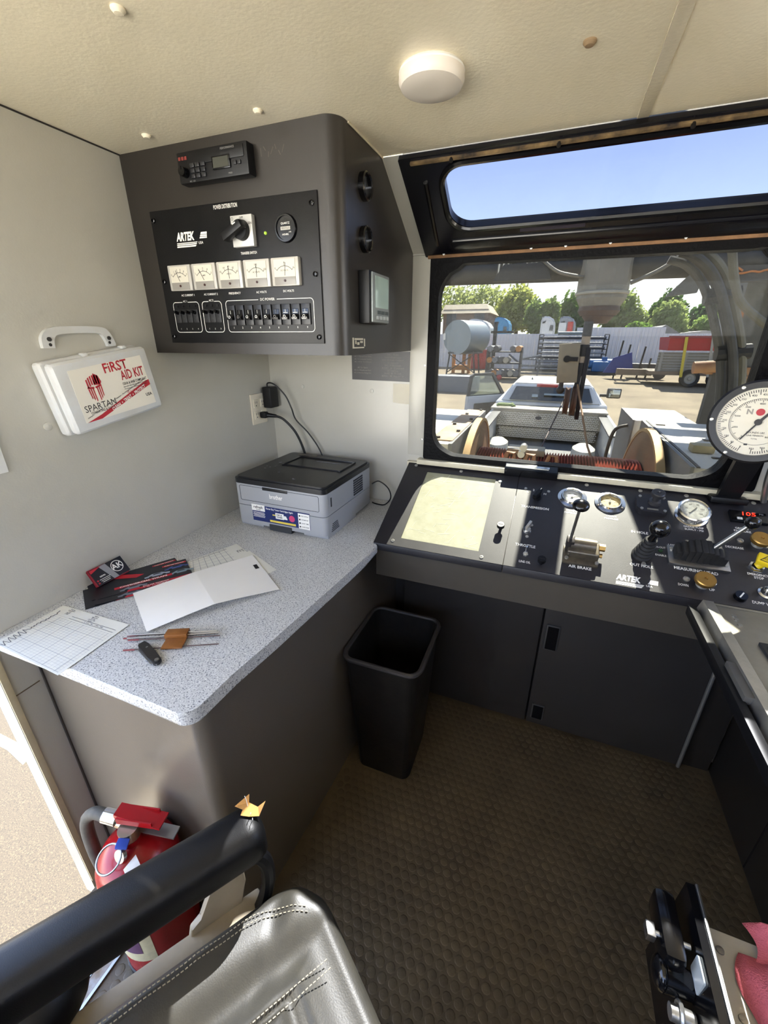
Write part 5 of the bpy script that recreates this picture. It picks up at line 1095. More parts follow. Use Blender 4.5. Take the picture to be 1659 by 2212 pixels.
# boom, hanging head, sheave, lines
GRM = mat('dusty_grey_steel', '#55554f', .6, .1, var=.5, vscale=18, col2='#77746b'); DKM = mat('dark_grime_steel', '#35363a', .55, .2, var=.4, vscale=15)
t = thing('boom', 'dark steel boom tube crossing above the windscreen', 'boom', (1.3, 3.0, 1.80))
b = B(); b.cyl((-.35, 3.0, 1.855), (2.9, 3.0, 1.83), .075, n=28); b.obj('boom_tube', DKM, t)
b = B(); b.cyl((-.35, 3.12, 1.95), (2.9, 3.12, 1.93), .028, n=16); b.obj('upper_rail', mat('rail_pale', '#b9b4a4', .5), t)
for q in ((0.680, 2.900, 1.861), (0.837, 2.900, 1.856)):
    b = B(); b.box((q[0], 2.92, 1.86), (.085, .05, .16), bev=.006); c_ = b.obj('clamp_plate', GRM, t)
    for k in range(3): b = B(); b.tube([(q[0]-.028+.026*k, 2.89, 1.80), (q[0]-.028+.026*k, 2.885, 1.92)], .006, n=6); b.obj('u_bolt', mat('screw_steel', '#b9b7b0', .3, .8), c_)
b = B(); b.prism([(.62, 1.775), (.95, 1.775), (.92, 1.86), (.68, 1.86)], -2.93, -2.88, frame((0, 0, 0), (1, 0, 0), (0, 0, 1))); b.obj('bracket', DKM, t)
b = B(); b.prism([(1.60, 1.70), (1.78, 1.725), (2.6, 1.75), (2.6, 1.80), (1.74, 1.80)], -2.97, -2.90, frame((0, 0, 0), (1, 0, 0), (0, 0, 1))); b.obj('web_plate', DKM, t)
b = B(); b.prism([(1.545, 1.665), (1.68, 1.680), (1.70, 1.80), (1.66, 1.80)], -2.89, -2.86, frame((0, 0, 0), (1, 0, 0), (0, 0, 1))); b.obj('gusset', GRM, t)
b = B(); b.tube(bez([(1.86, 2.895, 1.775), (1.835, 2.895, 1.79), (1.83, 2.895, 1.77), (1.86, 2.895, 1.765), (1.90, 2.895, 1.772), (1.93, 2.895, 1.768), (1.96, 2.895, 1.775), (2.02, 2.895, 1.772)]), .005, n=6); b.obj('orange_script', mat('orange_paint', '#c87a3a', .6), t)
b = B(); b.tube(bez([(.86, 2.86, 1.90), (.93, 2.85, 1.84), (1.0, 2.85, 1.80), (1.12, 2.86, 1.775)]), .009, n=8); b.tube(bez([(1.36, 2.86, 1.735), (1.48, 2.85, 1.79), (1.56, 2.85, 1.85), (1.62, 2.87, 1.92)]), .010, n=8); b.obj('hydraulic_hose', mat('hose_grey2', '#75726a', .6), t)
# unseen beams overhead, added and shaped to throw the bars of shade on the console
t = thing('shade_beams', 'pair of boom arms with a diagonal brace high over the winch', 'boom', (1.35, 2.6, 2.85))
b = B(); b.box((1.235, 2.25, 2.9), (.105, 2.6, .10)); b.obj('shade_beam', GRM, t)
b = B(); b.box((1.80, 2.25, 2.9), (.27, 2.6, .10)); b.obj('shade_beam', GRM, t)
b = B(); b.hexa([(1.245, 3.29, 2.88), (1.345, 3.29, 2.88), (1.74, 2.49, 2.88), (1.64, 2.49, 2.88)], [(1.245, 3.29, 2.92), (1.345, 3.29, 2.92), (1.74, 2.49, 2.92), (1.64, 2.49, 2.92)]); b.obj('shade_brace', GRM, t)
b = B(); b.box((1.235, 1.0, 2.38), (.09, .09, .96)); b.box((1.80, 1.0, 2.38), (.09, .09, .96)); b.box((1.5, 1.0, 1.92), (.75, .10, .05)); b.obj('shade_mount', GRM, t)
t = thing('hanging_head', 'grey gearbox hanging from the boom with a rusty tapered underside', 'gearbox', (1.23, 2.9, 1.58))
b = B(); q0, q1 = (1.075, 2.850, 1.861), (1.362, 2.850, 1.671); b.lathe([(0, 0), (.105, 0), (.132, .045), (.135, .10), (.135, .36), (0, .36)], 10, MX.Translation((1.235, 2.95, 1.625))); b.obj('gearbox', mat('head_grey', '#9f9a8d', .6, .0, var=.6, vscale=12, col2='#6f6b60'), t, smooth=25)
b = B(); b.lathe([(.134, .062), (.142, .066), (.142, .076), (.134, .080)], 30, MX.Translation((1.235, 2.95, 1.625))); b.obj('flange_ring', mat('rail_pale', '#b9b4a4', .5), t)
b = B(); b.lathe([(.095, -.045), (.112, -.02), (.108, .004), (.0, .004)], 28, MX.Translation((1.235, 2.95, 1.625))); b.lathe([(0, -.085), (.055, -.085), (.085, -.05), (.085, -.03), (0, -.03)], 24, MX.Translation((1.235, 2.95, 1.625))); b.obj('rusty_collar', mat('collar_rust', '#6b4f3a', .6, .3, var=.5, vscale=20, col2='#3d332c'), t)
t = thing('sheave_assembly', 'hanging chain post with rope sheaves in front of the pickup', 'sheave', (1.2, 2.9, 1.0))
for z0, z1, m_, r_ in ((1.47, 1.55, DKM, .026), (1.425, 1.47, mat('strap_beige', '#c9b9a2', .6), .024), (1.36, 1.425, DKM, .028), (1.325, 1.36, mat('strap_beige', '#c9b9a2', .6), .026), (1.25, 1.325, DKM, .026)):
    b = B(); b.cyl((1.192, 2.9, z0), (1.192, 2.9, z1), r_, n=12); b.obj('post_section', m_, t)
b = B(); b.box((1.185, 2.9, 1.16), (.03, .05, .30), bev=.004); b.box((1.215, 2.9, 1.20), (.024, .06, .42), bev=.004); b.obj('side_bar', mat('bar_dark', '#2a2a31', .5, .3), t)
b = B(); b.box((1.115, 2.87, 1.32), (.115, .02, .225), bev=.003, rot=(0, R(-4), 0)); pl_ = b.obj('load_plate', mat('plate_beige', '#b3a78e', .6, .1, var=.3, vscale=20), t)
b = B(); b.cyl((1.105, 2.855, 1.345), (1.105, 2.862, 1.345), .020, n=16); b.box((1.135, 2.857, 1.345), (.06, .008, .024)); b.obj('plate_slot', BLACKP, pl_)
b = B(); b.cyl((1.095, 2.87, 1.21), (1.095, 2.87, 1.16), .014, n=10); b.sphere((1.095, 2.87, 1.165), .024, 12); b.obj('shackle', mat('dark_bolt', '#3f3a34', .6), t)
for dx, r_ in ((-.028, .085), (.012, .09)):
    b = B(frame((1.168+dx, 2.88, 1.10), (0, 1, 0), (0, 0, 1))); b.lathe([(0, -.012), (r_*.8, -.012), (r_, -.014), (r_*.9, 0), (r_, .014), (r_*.8, .012), (0, .012)], 28); b.obj('sheave_wheel', mat('sheave_rust', '#7a5842', .6, .3, var=.5, vscale=25, col2='#4a3a30'), t)
t = thing('wire_line', 'thin dark wire running from the sheave down to the drum', 'wire', (1.0, 2.5, .9)); b = B(); b.tube([(1.125, 2.86, 1.11), (1.03, 2.32, .905)], .0035, n=6); b.obj('wire', mat('wire_dark', '#57413a', .6), t)
t = thing('tan_rope', 'tan rope running from the sheave down past the pickup', 'rope', (1.3, 2.5, .9)); b = B(); b.tube([(1.188, 2.86, 1.20), (1.21, 2.75, 1.12), (1.262, 2.4, .93), (1.30, 2.2, .86)], .0062, n=6); b.obj('rope', mat('rope_tan', '#a47c55', .7), t)
t = thing('hose_bundle', 'bundle of black hydraulic hoses arching down at the right of the windscreen', 'hoses', (1.75, 2.5, .9))
for k, (dx, dy, m_) in enumerate(((0, 0, mat('hose_black', '#33322f', .6, var=.4, vscale=20, col2='#6f6a5d')), (.035, .03, mat('hose_olive', '#77725f', .6, var=.3, vscale=20)), (-.03, .05, mat('hose_grey3', '#55534d', .6)), (.01, .08, mat('hose_black', '#33322f', .6)))):
    b = B(); b.tube([V(p)+V((dx, dy, dx*.6)) for p in bez([(1.486, 2.450, 1.808), (1.566, 2.450, 1.777), (1.648, 2.450, 1.694), (1.730, 2.450, 1.536), (1.798, 2.450, 1.363), (1.842, 2.450, 1.158), (1.854, 2.450, 0.959), (1.841, 2.450, 0.815)], 10)], .0185, n=10); b.obj('hose', m_, t)
for q in ((1.689, 2.450, 1.630), (1.793, 2.450, 1.393)): b = B(); b.cyl((q[0]-.06, q[1]+.04, q[2]), (q[0]+.07, q[1]+.04, q[2]+.012), .034, n=10); b.obj('hose_clamp', BLK, t)
b = B(); b.tube(bez([(1.636, 2.300, 1.783), (1.669, 2.300, 1.685), (1.710, 2.300, 1.603), (1.776, 2.300, 1.544), (1.871, 2.300, 1.477)], 10), .016, n=10); b.obj('loose_hose', mat('hose_olive', '#77725f', .6), t)
t = thing('mast_leg', 'dusty grey mast leg leaning at the far right of the windscreen', 'mast', (2.2, 3.4, 1.0)); b = B(); a_, c_ = V((2.087, 3.300, 1.906)), V((2.079, 3.300, 1.279)); d_ = (c_-a_); b.hexa([a_+V((-.09, -.08, 0)), a_+V((.09, -.08, 0)), a_+V((.09, .08, 0)), a_+V((-.09, .08, 0))], [c_+V((-.09, -.08, 0)), c_+V((.09, -.08, 0)), c_+V((.09, .08, 0)), c_+V((-.09, .08, 0))]); b.obj('leg_beam', GRM, t)
b = B(); b.box((1.996, 3.200, 1.606), (.03, .01, .07)); b.obj('orange_mark', mat('orange_paint', '#c87a3a', .6), t)
b = B(); b.box((V((1.915, 3.200, 1.894))+V((.1, .1, .02))), (.5, .1, .10)); b.obj('cross_beam', DKM, t)
t = thing('levelwind', 'rusty orange levelwind bracket beside the hose bundle', 'bracket', (2.2, 3.2, .6)); b = B(); fbox(b, (1.910, 3.200, 1.302), (2.179, 3.200, 1.257), .08, .006); fbox(b, (2.067, 3.200, 1.253), (2.126, 3.200, 1.154), .06); fbox(b, (2.150, 3.200, 1.266), (2.207, 3.200, 1.157), .06); b.obj('bracket_beam', mat('rust_orange', '#a06a45', .7, var=.6, vscale=15, col2='#b59a6d'), t)
q = (1.926, 3.150, 1.297); b = B(); b.cyl((q[0]-.1, q[1], q[2]), (q[0]+.12, q[1], q[2]+.02), .035, n=14); b.obj('roller', mat('rust_orange', '#a06a45', .7), t)
b = B(); fbox(b, (1.947, 3.200, 1.268), (2.118, 3.200, 0.719), .05); b.obj('post', mat('frame_dark', '#4a4844', .6), t)
t = thing('valve_fitting', 'beige hydraulic fitting standing on the right winch box', 'fitting', (1.75, 2.0, 1.05)); b = B(); q = (1.616, 1.950, 1.043); b.box((q[0]+.01, q[1], q[2]+.015), (.075, .06, .03), bev=.005); b.cyl((q[0], q[1], q[2]-.10), (q[0], q[1], q[2]), .022, n=14); b.cyl((q[0], q[1], q[2]-.14), (q[0], q[1], q[2]-.10), .028, n=8); b.obj('fitting_body', mat('fitting_beige', '#b5a880', .5, .3), t)

# ---- white pickup truck with a toolbox, its left door open
PW = mat('pickup_white', '#e8eaec', .3, coat=.5); PG = glass('car_glass', (.28, .31, .33), .0, refl=.08); DKT = mat('dark_trim', '#232427', .5)
g0 = gz(8.2); t = thing('pickup_truck', 'white pickup truck with its driver door open, parked behind the winch', 'pickup truck', (1.06, 8.0, g0))
Y0 = 8.2
def cab(z0, z1, w0, w1, ya, yb, yc, yd): return [(1.06-w0, ya, z0), (1.06+w0, ya, z0), (1.06+w0, yd, z0), (1.06-w0, yd, z0)], [(1.06-w1, yb, z1), (1.06+w1, yb, z1), (1.06+w1, yc, z1), (1.06-w1, yc, z1)]
b = B(); b.hexa(*cab(.40, .715, .86, .665, 8.12, 8.26, 9.7, 10.5)); b.hexa(*cab(.712, .765, .665, .60, 8.26, 8.36, 9.55, 9.72)); bmesh.ops.bevel(b.bm, geom=list(b.bm.edges), offset=.03, segments=3, affect='EDGES'); b.obj('cab_roof', PW, t, smooth=50)
b = B(); b.box((1.06, 9.3, .02), (1.88, 2.4, .80), bev=.06, seg=3); b.box((1.06, 11.2, -.10), (1.84, 1.9, .62), bev=.10, seg=3); b.obj('cab_body', PW, t)
b = B(); b.hexa([(.365, 8.085, .45), (1.755, 8.085, .45), (1.755, 8.12, .45), (.365, 8.12, .45)], [(.455, 8.215, .672), (1.665, 8.215, .672), (1.665, 8.25, .672), (.455, 8.25, .672)]); rw = b.obj('rear_window', mat('car_window', '#1f252b', .08, spec=1.0), t)
b = B(); b.box((.80, 8.09, .53), (.10, .01, .05), rot=(R(-30), 0, 0)); b.box((1.12, 8.10, .56), (.34, .01, .03), rot=(R(-30), 0, 0)); b.obj('window_sticker', mat('sticker_pale', '#9fb0b8', .5), rw)
b = B(); b.box((.985, 8.245, .69), (.36, .06, .055), bev=.01); b.obj('brake_light', mat('lamp_red', '#b0232c', .25), t)
b = B(); b.cyl((.70, 8.6, .76), (.70, 8.6, .80), .02, .006, n=8); b.obj('roof_antenna', DKT, t)
for sx in (-1, 1):
    b = B(); x = 1.06+sx*.90; b.box((x, 7.05, .03), (.14, 2.05, .52), bev=.03, seg=3); b.obj('bed_side', PW, t)
    b = B(); b.box((x-sx*.06, 7.05, .295), (.14, 2.05, .02), bev=.006); b.obj('bed_rail', mat('bed_rail', '#3c3d40', .6), t)
    b = B(); b.box((x+sx*.02, 6.03, .02), (.11, .02, .24), bev=.006); b.obj('tail_light', mat('lamp_red', '#b0232c', .25), t)
    for yy in (6.85, 10.9):
        b = B(); zz = gz(yy)+.39; L2 = frame((1.06+sx*.86, yy, zz), (0, 1, 0), (0, 0, 1)); b.lathe([(0, -.10), (.24, -.11), (.36, -.12), (.39, -.09), (.39, .09), (.36, .12), (.24, .11), (0, .10)], 32, L2); b.obj('wheel', mat('tyre', '#1f1f20', .8), t)
b = B(); b.box((1.06, 7.05, -.22), (1.7, 2.1, .04)); b.box((1.06, 8.05, .05), (1.7, .04, .52)); b.obj('bed_floor', mat('bed_grey', '#707173', .7, var=.4, vscale=10), t)
for x in (.30, 1.70): b = B(); b.lathe([(.22, 0), (.20, .14), (.12, .19), (0, .20)], 22, MX.Translation((x+(.06 if x < 1 else -.06), 6.9, -.22)), .8, 1.4); b.obj('wheel_arch', mat('arch_white', '#d7d4c8', .5), t)
b = B(); b.box((2.06, 9.35, .45), (.20, .06, .05)); b.box((2.20, 9.33, .50), (.25, .10, .19), bev=.04, seg=3); mr = b.obj('door_mirror', DKT, t); b = B(); b.box((2.205, 9.272, .50), (.19, .01, .14), bev=.004); b.obj('mirror_glass', mat('mirror', '#aeb8bd', .05, 1.0), mr)
# open door on the left, hinged at its front edge
DF = frame((.12, 9.75, -.30), (-.80, -.95, 0), (0, 0, 1))
b = B(DF); b.prism([(0, 0), (1.02, 0), (1.08, .16), (1.06, .66), (0, .66)], -.05, .05); bmesh.ops.bevel(b.bm, geom=list(b.bm.edges), offset=.012, segments=2, affect='EDGES'); d_ = b.obj('open_door', PW, t, label='open driver door swung out to the left')
b = B(DF); b.ringprism([(.02, .66), (1.06, .66), (1.00, 1.06), (.92, 1.11), (.40, 1.11)], [(.12, .68), (1.00, .68), (.95, 1.03), (.90, 1.06), (.43, 1.06)], -.025, .025); b.obj('window_frame', DKT, d_)
b = B(DF); b.prism([(.12, .68), (1.00, .68), (.95, 1.03), (.90, 1.06), (.43, 1.06)], -.006, .006); b.obj('door_window', glass('door_glass', (.55, .62, .60), 0, refl=.12), d_)
b = B(DF); b.box((.5, .3, -.06), (.8, .42, .03), bev=.02); b.obj('door_lining', DKT, d_)
t = thing('truck_toolbox', 'silver diamond plate toolbox across the pickup bed', 'toolbox', (1.06, 7.85, .05))
DP = mat('tread_plate', '#b5afa2', .40, .35, var=.4, vscale=30)
b = B(); b.box((1.04, 7.86, .345), (1.86, .52, .035), bev=.008); b.obj('lid', DP, t)
b = B(); b.hexa([(.20, 7.62, .05), (1.90, 7.62, .05), (1.90, 8.06, .05), (.20, 8.06, .05)], [(.16, 7.62, .325), (1.93, 7.62, .325), (1.93, 8.06, .325), (.16, 8.06, .325)]); b.hexa([(.30, 7.63, -.14), (1.82, 7.63, -.14), (1.82, 8.0, -.14), (.30, 8.0, -.14)], [(.28, 7.63, .05), (1.84, 7.63, .05), (1.84, 8.0, .05), (.28, 8.0, .05)]); b.obj('box_body', DP, t)
b = B()
for i in range(52):
    for j in range(13):
        z = -.125+j*.034; x = .26+i*.0315+(j % 2)*.0158
        if x < 1.86: b.box((x, 7.617, z), (.026, .007, .008), rot=(0, R(38 if (i+j) % 2 else -38), 0))
b.obj('tread_lugs', mat('lug_lit', '#ffffff', .3, .3), t, kind='stuff', smooth=0)  # same plate metal, whitened: the light on the relief is put in the colour
b = B(); b.box((1.04, 7.612, .052), (1.72, .012, .012)); b.obj('body_seam', DKT, t)
b = B(); b.lathe([(.05, 0), (.05, .008), (0, .008)], 20, frame((.92, 7.61, .22), (1, 0, 0), (0, 0, 1)) @ MX.Diagonal((1.0, .6, 1, 1))); b.obj('lock_badge', mat('badge_dark', '#55545a', .4), t)
t = thing('green_strap', 'green strap coil lying on the toolbox lid', 'strap', (.35, 7.8, .363)); b = B(); b.tube([(.34+.16*cos(a)*(1-.02*a), 7.8+.10*sin(a), .372+.003*a) for a in [k*.4 for k in range(34)]], .014, n=6); b.obj('coil', mat('strap_green', '#7f9a4e', .7, var=.5, vscale=20, col2='#4f5a3a'), t)

# ---- the yard: fence, racks, tanks, trailer
t = thing('metal_fence', 'pale corrugated metal fence along the far side of the yard', 'fence', (2, 32, gz(32))); FEN = mat('fence_metal', '#fbfbff', .5, .0, var=.15, vscale=.6)
def fpanel(x, y, w, h):
    b = B(); k = 6; pts = []
    for i in range(k): x0 = x+w*i/k; d_ = w/k; pts += [(x0, 0), (x0+d_*.62, 0), (x0+d_*.70, .05), (x0+d_*.92, .05)]
    pts.append((x+w, 0))
    for (xa, ya), (xb, yb_) in zip(pts, pts[1:]): b.poly((xa, y-ya, gz(y)-.3), (xb, y-yb_, gz(y)-.3), (xb, y-yb_, gz(y)+h), (xa, y-ya, gz(y)+h))
    return b.obj('panel', FEN, t, smooth=0)
for i in range(26): fpanel(-9.2+1.26*i, 32.2, 1.25, 2.25 if not 9 <= i <= 12 else 2.62)
for i in range(10): b = B(); b.box((-9.2+3.3*i, 32.35, gz(32)+1.0), (.1, .1, 2.4)); b.obj('post', DKM, t)
def crown(b, c, r, n, s, seed):
    random.seed(seed)
    for k in range(n):
        th, ph = random.uniform(0, 2*pi), math.acos(random.uniform(-.55, 1)); q = random.uniform(.55, 1.12)*(1+.22*sin(th*5+seed)*sin(ph*4))
        p = V((c[0]+r[0]*q*sin(ph)*cos(th), c[1]+r[1]*q*sin(ph)*sin(th), c[2]+r[2]*q*cos(ph)))
        d = V((random.gauss(0, 1), random.gauss(0, 1), random.gauss(0, 1))).normalized(); e = d.orthogonal().normalized()*s*random.uniform(.6, 1.2); f = d.cross(e)*.7
        b.poly(p-e, p-f, p+e, p+f)
def tree(label, px0, px1, ztop, zlow, y, col, n, seed, s=.26, loose=False):
    """crown spread from x=px0 to px1 (metres), top at ztop"""
    cx = (px0+px1)/2; w = (px1-px0)/2; g = gz(y); t = thing('tree', label, 'tree', (cx, y, g), 'trees beyond the fence')
    b = B(); random.seed(seed); k = 7
    cz = (ztop+zlow)/2; h = (ztop-zlow)/2
    for i in range(k):
        a = 2*pi*i/k+seed; rr = .52 if i else 0
        crown(b, (cx+w*rr*cos(a), y+w*rr*.6*sin(a), cz+h*.30*sin(a*2+seed)), (w*.52, w*.5, h*(.66 if i else .95)), n//k, s, seed*31+i)
    b.obj('foliage', MATS.get('leaf_'+col) or leafmat('leaf_'+col, '#'+col), t, smooth=0, kind='stuff', fix=False)
    b = B(); b.tube([(cx, y, g-.2), (cx+.1, y, g+(cz-g)*.5), (cx, y, cz)], .2, n=8, radii=[.24, .19, .10])
    for i in range(5): a = i*1.26; b.tube([(cx, y, cz-h*.7), (cx+w*.5*cos(a), y+w*.4*sin(a), cz+h*.2)], .06, n=5)
    b.obj('trunk', mat('bark', '#574737', .8), t)
for a in (('airy light green tree behind the brown shed, leftmost', (-12.032, 50.000, 1.638)[0], (-4.565, 50.000, 1.644)[0], (-8.284, 50.000, 7.256)[2], (-7.813, 50.000, 1.641)[2], 50, '8f9a6c', 3449, 2, 0.186),
          ('broad yellow-green tree beyond the blue truck cab', (-5.386, 47.000, 1.632)[0], (-0.662, 47.000, 1.636)[0], (-3.623, 47.000, 6.112)[2], (-3.051, 47.000, 1.288)[2], 47, '9ca566', 9660, 5, 0.186),
          ('mid green tree between the pale truck cabs', (-1.991, 44.000, 1.623)[0], (0.849, 44.000, 1.625)[0], (-1.006, 44.000, 4.887)[2], (-0.510, 44.000, 1.307)[2], 44, '75895a', 5979, 8, 0.186),
          ('dark green tree behind the hanging chain post', (0.007, 46.000, 1.632)[0], (3.352, 46.000, 1.635)[0], (1.164, 46.000, 4.791)[2], (1.713, 46.000, 1.308)[2], 46, '55703a', 6899, 11, 0.186),
          ('sparse tree right of the hanging gearbox', (4.229, 43.000, 1.624)[0], (7.577, 43.000, 1.627)[0], (5.560, 43.000, 4.802)[2], (6.251, 43.000, 1.334)[2], 43, '84945f', 6899, 13, 0.174),
          ('tall dark tree at the middle of the right tree line', (8.946, 52.000, 1.664)[0], (12.362, 52.000, 1.667)[0], (9.935, 52.000, 5.404)[2], (10.826, 52.000, 1.451)[2], 52, '4d6a3c', 9660, 17, 0.223),
          ('pale green tree in front of the dark right tree line', (8.743, 47.000, 1.644)[0], (11.625, 47.000, 1.646)[0], (9.559, 47.000, 4.466)[2], (10.273, 47.000, 1.336)[2], 47, '8a9b66', 6899, 19, 0.198),
          ('wide dark tree toward the hose bundle', (13.428, 55.000, 1.680)[0], (17.604, 55.000, 1.683)[0], (14.560, 55.000, 5.184)[2], (15.506, 55.000, 1.462)[2], 55, '4a6842', 9660, 23, 0.236),
          ('light tree low beside the hose bundle', (12.386, 48.000, 1.651)[0], (15.495, 48.000, 1.654)[0], (13.461, 48.000, 3.602)[2], (13.865, 48.000, 2.032)[2], 48, '7c9558', 5520, 29, 0.198),
          ('round dark bush over the fence near the red bin', (5.294, 36.000, 1.597)[0], (7.024, 36.000, 1.599)[0], (5.963, 36.000, 2.582)[2], (6.199, 36.000, 1.447)[2], 36, '5d7d3b', 5520, 31, 0.136),
          ('tree at the far right behind the steel building', (16.322, 46.000, 1.646)[0], (19.066, 46.000, 1.649)[0], (16.661, 46.000, 4.724)[2], (17.457, 46.000, 1.997)[2], 46, '6a8a48', 5979, 37, 0.198)): tree(*a)
def shed(name, label, a, c, roofz, y, d, mw, mr):
    t = thing(name, label, 'building', ((a[0]+c[0])/2, y, a[2])); b = B(); fbox(b, a, c, d); b.obj('wall', mw, t)
    x0, x1 = sorted((a[0], c[0])); zt = max(a[2], c[2]); b = B(); b.prism([(x0-.3, zt), (x1+.3, zt), ((x0+x1)/2, roofz)], -y-d, -y+.3, frame((0, 0, 0), (1, 0, 0), (0, 0, 1))); b.obj('roof', mr, t); return t
BR = mat('shed_brown', '#8d7a6e', .8, var=.3, vscale=2); RF = mat('roof_tan', '#cdbda0', .6)
t = thing('brown_shed', 'brown boarded shed with tan metal roof behind the fuel tank', 'building', (-5.976, 37.000, 2.635)); b = B(); fbox(b, (-8.025, 37.000, 1.410), (-4.376, 37.000, 3.722), 5); b.obj('wall', BR, t)
b = B(); q0, q1 = (-8.219, 36.800, 3.617), (-4.148, 36.800, 3.869); b.hexa([(q0[0], 36.7, q0[2]-.2), (q1[0], 36.7, q0[2]-.2), (q1[0], 42, q0[2]-.2), (q0[0], 42, q0[2]-.2)], [(q0[0]+.2, 37.5, q0[2]+.5), (q1[0]-.5, 37.5, q0[2]+.5), (q1[0]-.5, 41, q0[2]+.5), (q0[0]+.2, 41, q0[2]+.5)]); b.obj('roof', RF, t)
for q in ((-7.331, 36.970, 2.993), (-5.066, 36.970, 2.964)): b = B(); b.box(q, (.8, .06, .9)); b.obj('window', mat('window_dark', '#4b4f55', .3), t)
shed('grey_house', 'low grey house with pitched roof behind the red bin', (7.730, 40.000, 1.282), (9.385, 40.000, 1.876), (8.170, 40.000, 2.529)[2], 40, 6, mat('house_grey', '#94958f', .7), mat('house_roof', '#7e7f80', .7))
shed('long_shed', 'long pale shed roof at right beyond the fence', (10.020, 44.000, 1.345), (14.369, 44.000, 1.911), (12.107, 44.000, 2.194)[2], 44, 5, mat('shed_pale', '#a8a69f', .7), mat('shed_roof', '#b9b7b2', .6))
shed('red_roof_shed', 'low rusty roofed shed seen just right of the chain post', (3.726, 38.000, 1.440), (5.504, 38.000, 2.053), (4.363, 38.000, 2.314)[2], 38, 4, mat('shed_tan', '#a58a70', .7), mat('shed_rust', '#a5674a', .7))
t = thing('steel_building', 'tall pale blue-grey steel building at the far right', 'building', (11.521, 29.000, -0.017)); b = B(); fbox(b, (10.793, 29.000, -0.154), (12.756, 29.000, 2.805), 8); b.obj('wall', FEN, t)
for k in range(12): b = B(); q = (10.377, 29.000, 1.348); b.box((q[0]+.22+.42*k, 28.97, q[2]+.3), (.10, .06, 5.0)); b.obj('wall_rib', FEN, t)
# truck cabs beyond the fence: rounded sleeper fairings
def sleeper(label, px0, px1, pyt, pyb, y, mt, mside=None):
    x0, x1 = px0, px1; w = x1-x0; h = pyt-pyb; t = thing('sleeper_cab', label, 'truck', ((x0+x1)/2, y, gz(y)), 'truck cabs beyond the fence')
    P2 = [(0, -.6*h), (w, -.6*h), (w, .45*h), (.93*w, .70*h), (.72*w, .90*h), (.35*w, h), (.08*w, .97*h), (0, .85*h)]
    b = B(frame((x0, y, pyb), (1, 0, 0), (0, 0, 1))); b.prism(P2, -2.4, 0); bmesh.ops.bevel(b.bm, geom=list(b.bm.edges), offset=.12, segments=3, affect='EDGES'); b.obj('cab_shell', mt, t, smooth=50)
    b = B(frame((x0, y-.03, pyb), (1, 0, 0), (0, 0, 1))); b.prism([(.62*w, .10*h), (.86*w, .10*h), (.86*w, .42*h), (.66*w, .45*h)], -.02, .02); b.obj('side_window', mat('window_dark', '#4b4f55', .3), t)
    b = B(frame((x0, y-.03, pyb), (1, 0, 0), (0, 0, 1))); b.prism([(.10*w, .62*h), (.34*w, .72*h), (.30*w, .60*h), (.12*w, .52*h)], -.02, .02); b.obj('vent', DKT, t)
    return t
sleeper('white sleeper truck cab behind the round fuel tank', (-5.507, 34.000, 1.580)[0], (-3.678, 34.000, 1.581)[0], (-4.751, 34.000, 2.907)[2], (-4.621, 34.000, 1.420)[2], 34, mat('cab_white', '#dfe1e3', .4))
sleeper('bright blue sleeper truck cab beyond the fence', (-3.475, 34.000, 1.581)[0], (-2.376, 34.000, 1.582)[0], (-3.092, 34.000, 3.007)[2], (-2.966, 34.000, 1.833)[2], 34, mat('cab_blue', '#3f8fc0', .4))
sleeper('small white sleeper cab standing beyond the middle of the fence', (-0.224, 34.000, 1.584)[0], (0.768, 34.000, 1.585)[0], (0.069, 34.000, 3.019)[2], (0.223, 34.000, 1.948)[2], 34, mat('cab_white', '#dfe1e3', .4))
tt = sleeper('grey and white sleeper cab with a red side door', (0.983, 34.000, 1.585)[0], (2.098, 34.000, 1.586)[0], (1.275, 34.000, 3.001)[2], (1.442, 34.000, 1.944)[2], 34, mat('cab_grey', '#9aa0a8', .4)); b = B(); fbox(b, (1.551, 33.900, 2.001), (1.896, 33.900, 2.613), .1); b.obj('red_door', mat('door_red', '#c5473a', .5), tt); b = B(); fbox(b, (0.980, 33.930, 2.004), (1.463, 33.930, 2.560), .08); b.obj('white_side', mat('cab_white', '#dfe1e3', .4), tt)
# fuel tank on its stand
t = thing('fuel_tank', 'round grey fuel tank on a tall stand at the left of the yard', 'tank', (-4.0, 26.6, gz(26.6))); a_ = V((-4.541, 26.400, 1.576)); b = B(); b.cyl(a_, a_+V((.8, 2.1, 0)), .95, n=36); b.obj('tank_body', mat('tank_galv', '#a3afb5', .45, .4, var=.4, vscale=2, col2='#8a969e'), t)
b = B(); b.box((a_.x-.75, a_.y-.02, a_.z+.05), (.12, .03, .36)); b.obj('tank_label', PRINT, t)
LEGM = mat('stand_dark', '#4f4f52', .6, .3)
for dx in (-.7, .7):
    for dy in (.2, 1.9): b = B(); b.cyl((a_.x+.3+dx*1.25, a_.y+dy, gz(26)), (a_.x+.3+dx, a_.y+dy, a_.z-.75), .05, n=8); b.obj('leg', LEGM, t)
for s_ in (-1, 1): b = B(); b.cyl((a_.x+.3-.85*s_, a_.y+.2, gz(26)+.2), (a_.x+.3+.8*s_, a_.y+.2, a_.z-.9), .03, n=6); b.obj('brace', LEGM, t)
b = B(); b.box((a_.x+.4, a_.y+1.0, a_.z-.85), (1.8, 1.9, .08)); b.obj('stand_top', LEGM, t)
t = thing('concrete_trough', 'grey concrete trough on the gravel left of the pickup', 'trough', (-3.020, 19.782, -0.817)); q = (-3.020, 19.782, -0.817); b = B(); b.box((q[0]-.25, q[1]+.5, q[2]+.36), (2.3, 1.0, .72), bev=.03); b.obj('trough_body', mat('concrete', '#85898f', .8, var=.3, vscale=2), t)
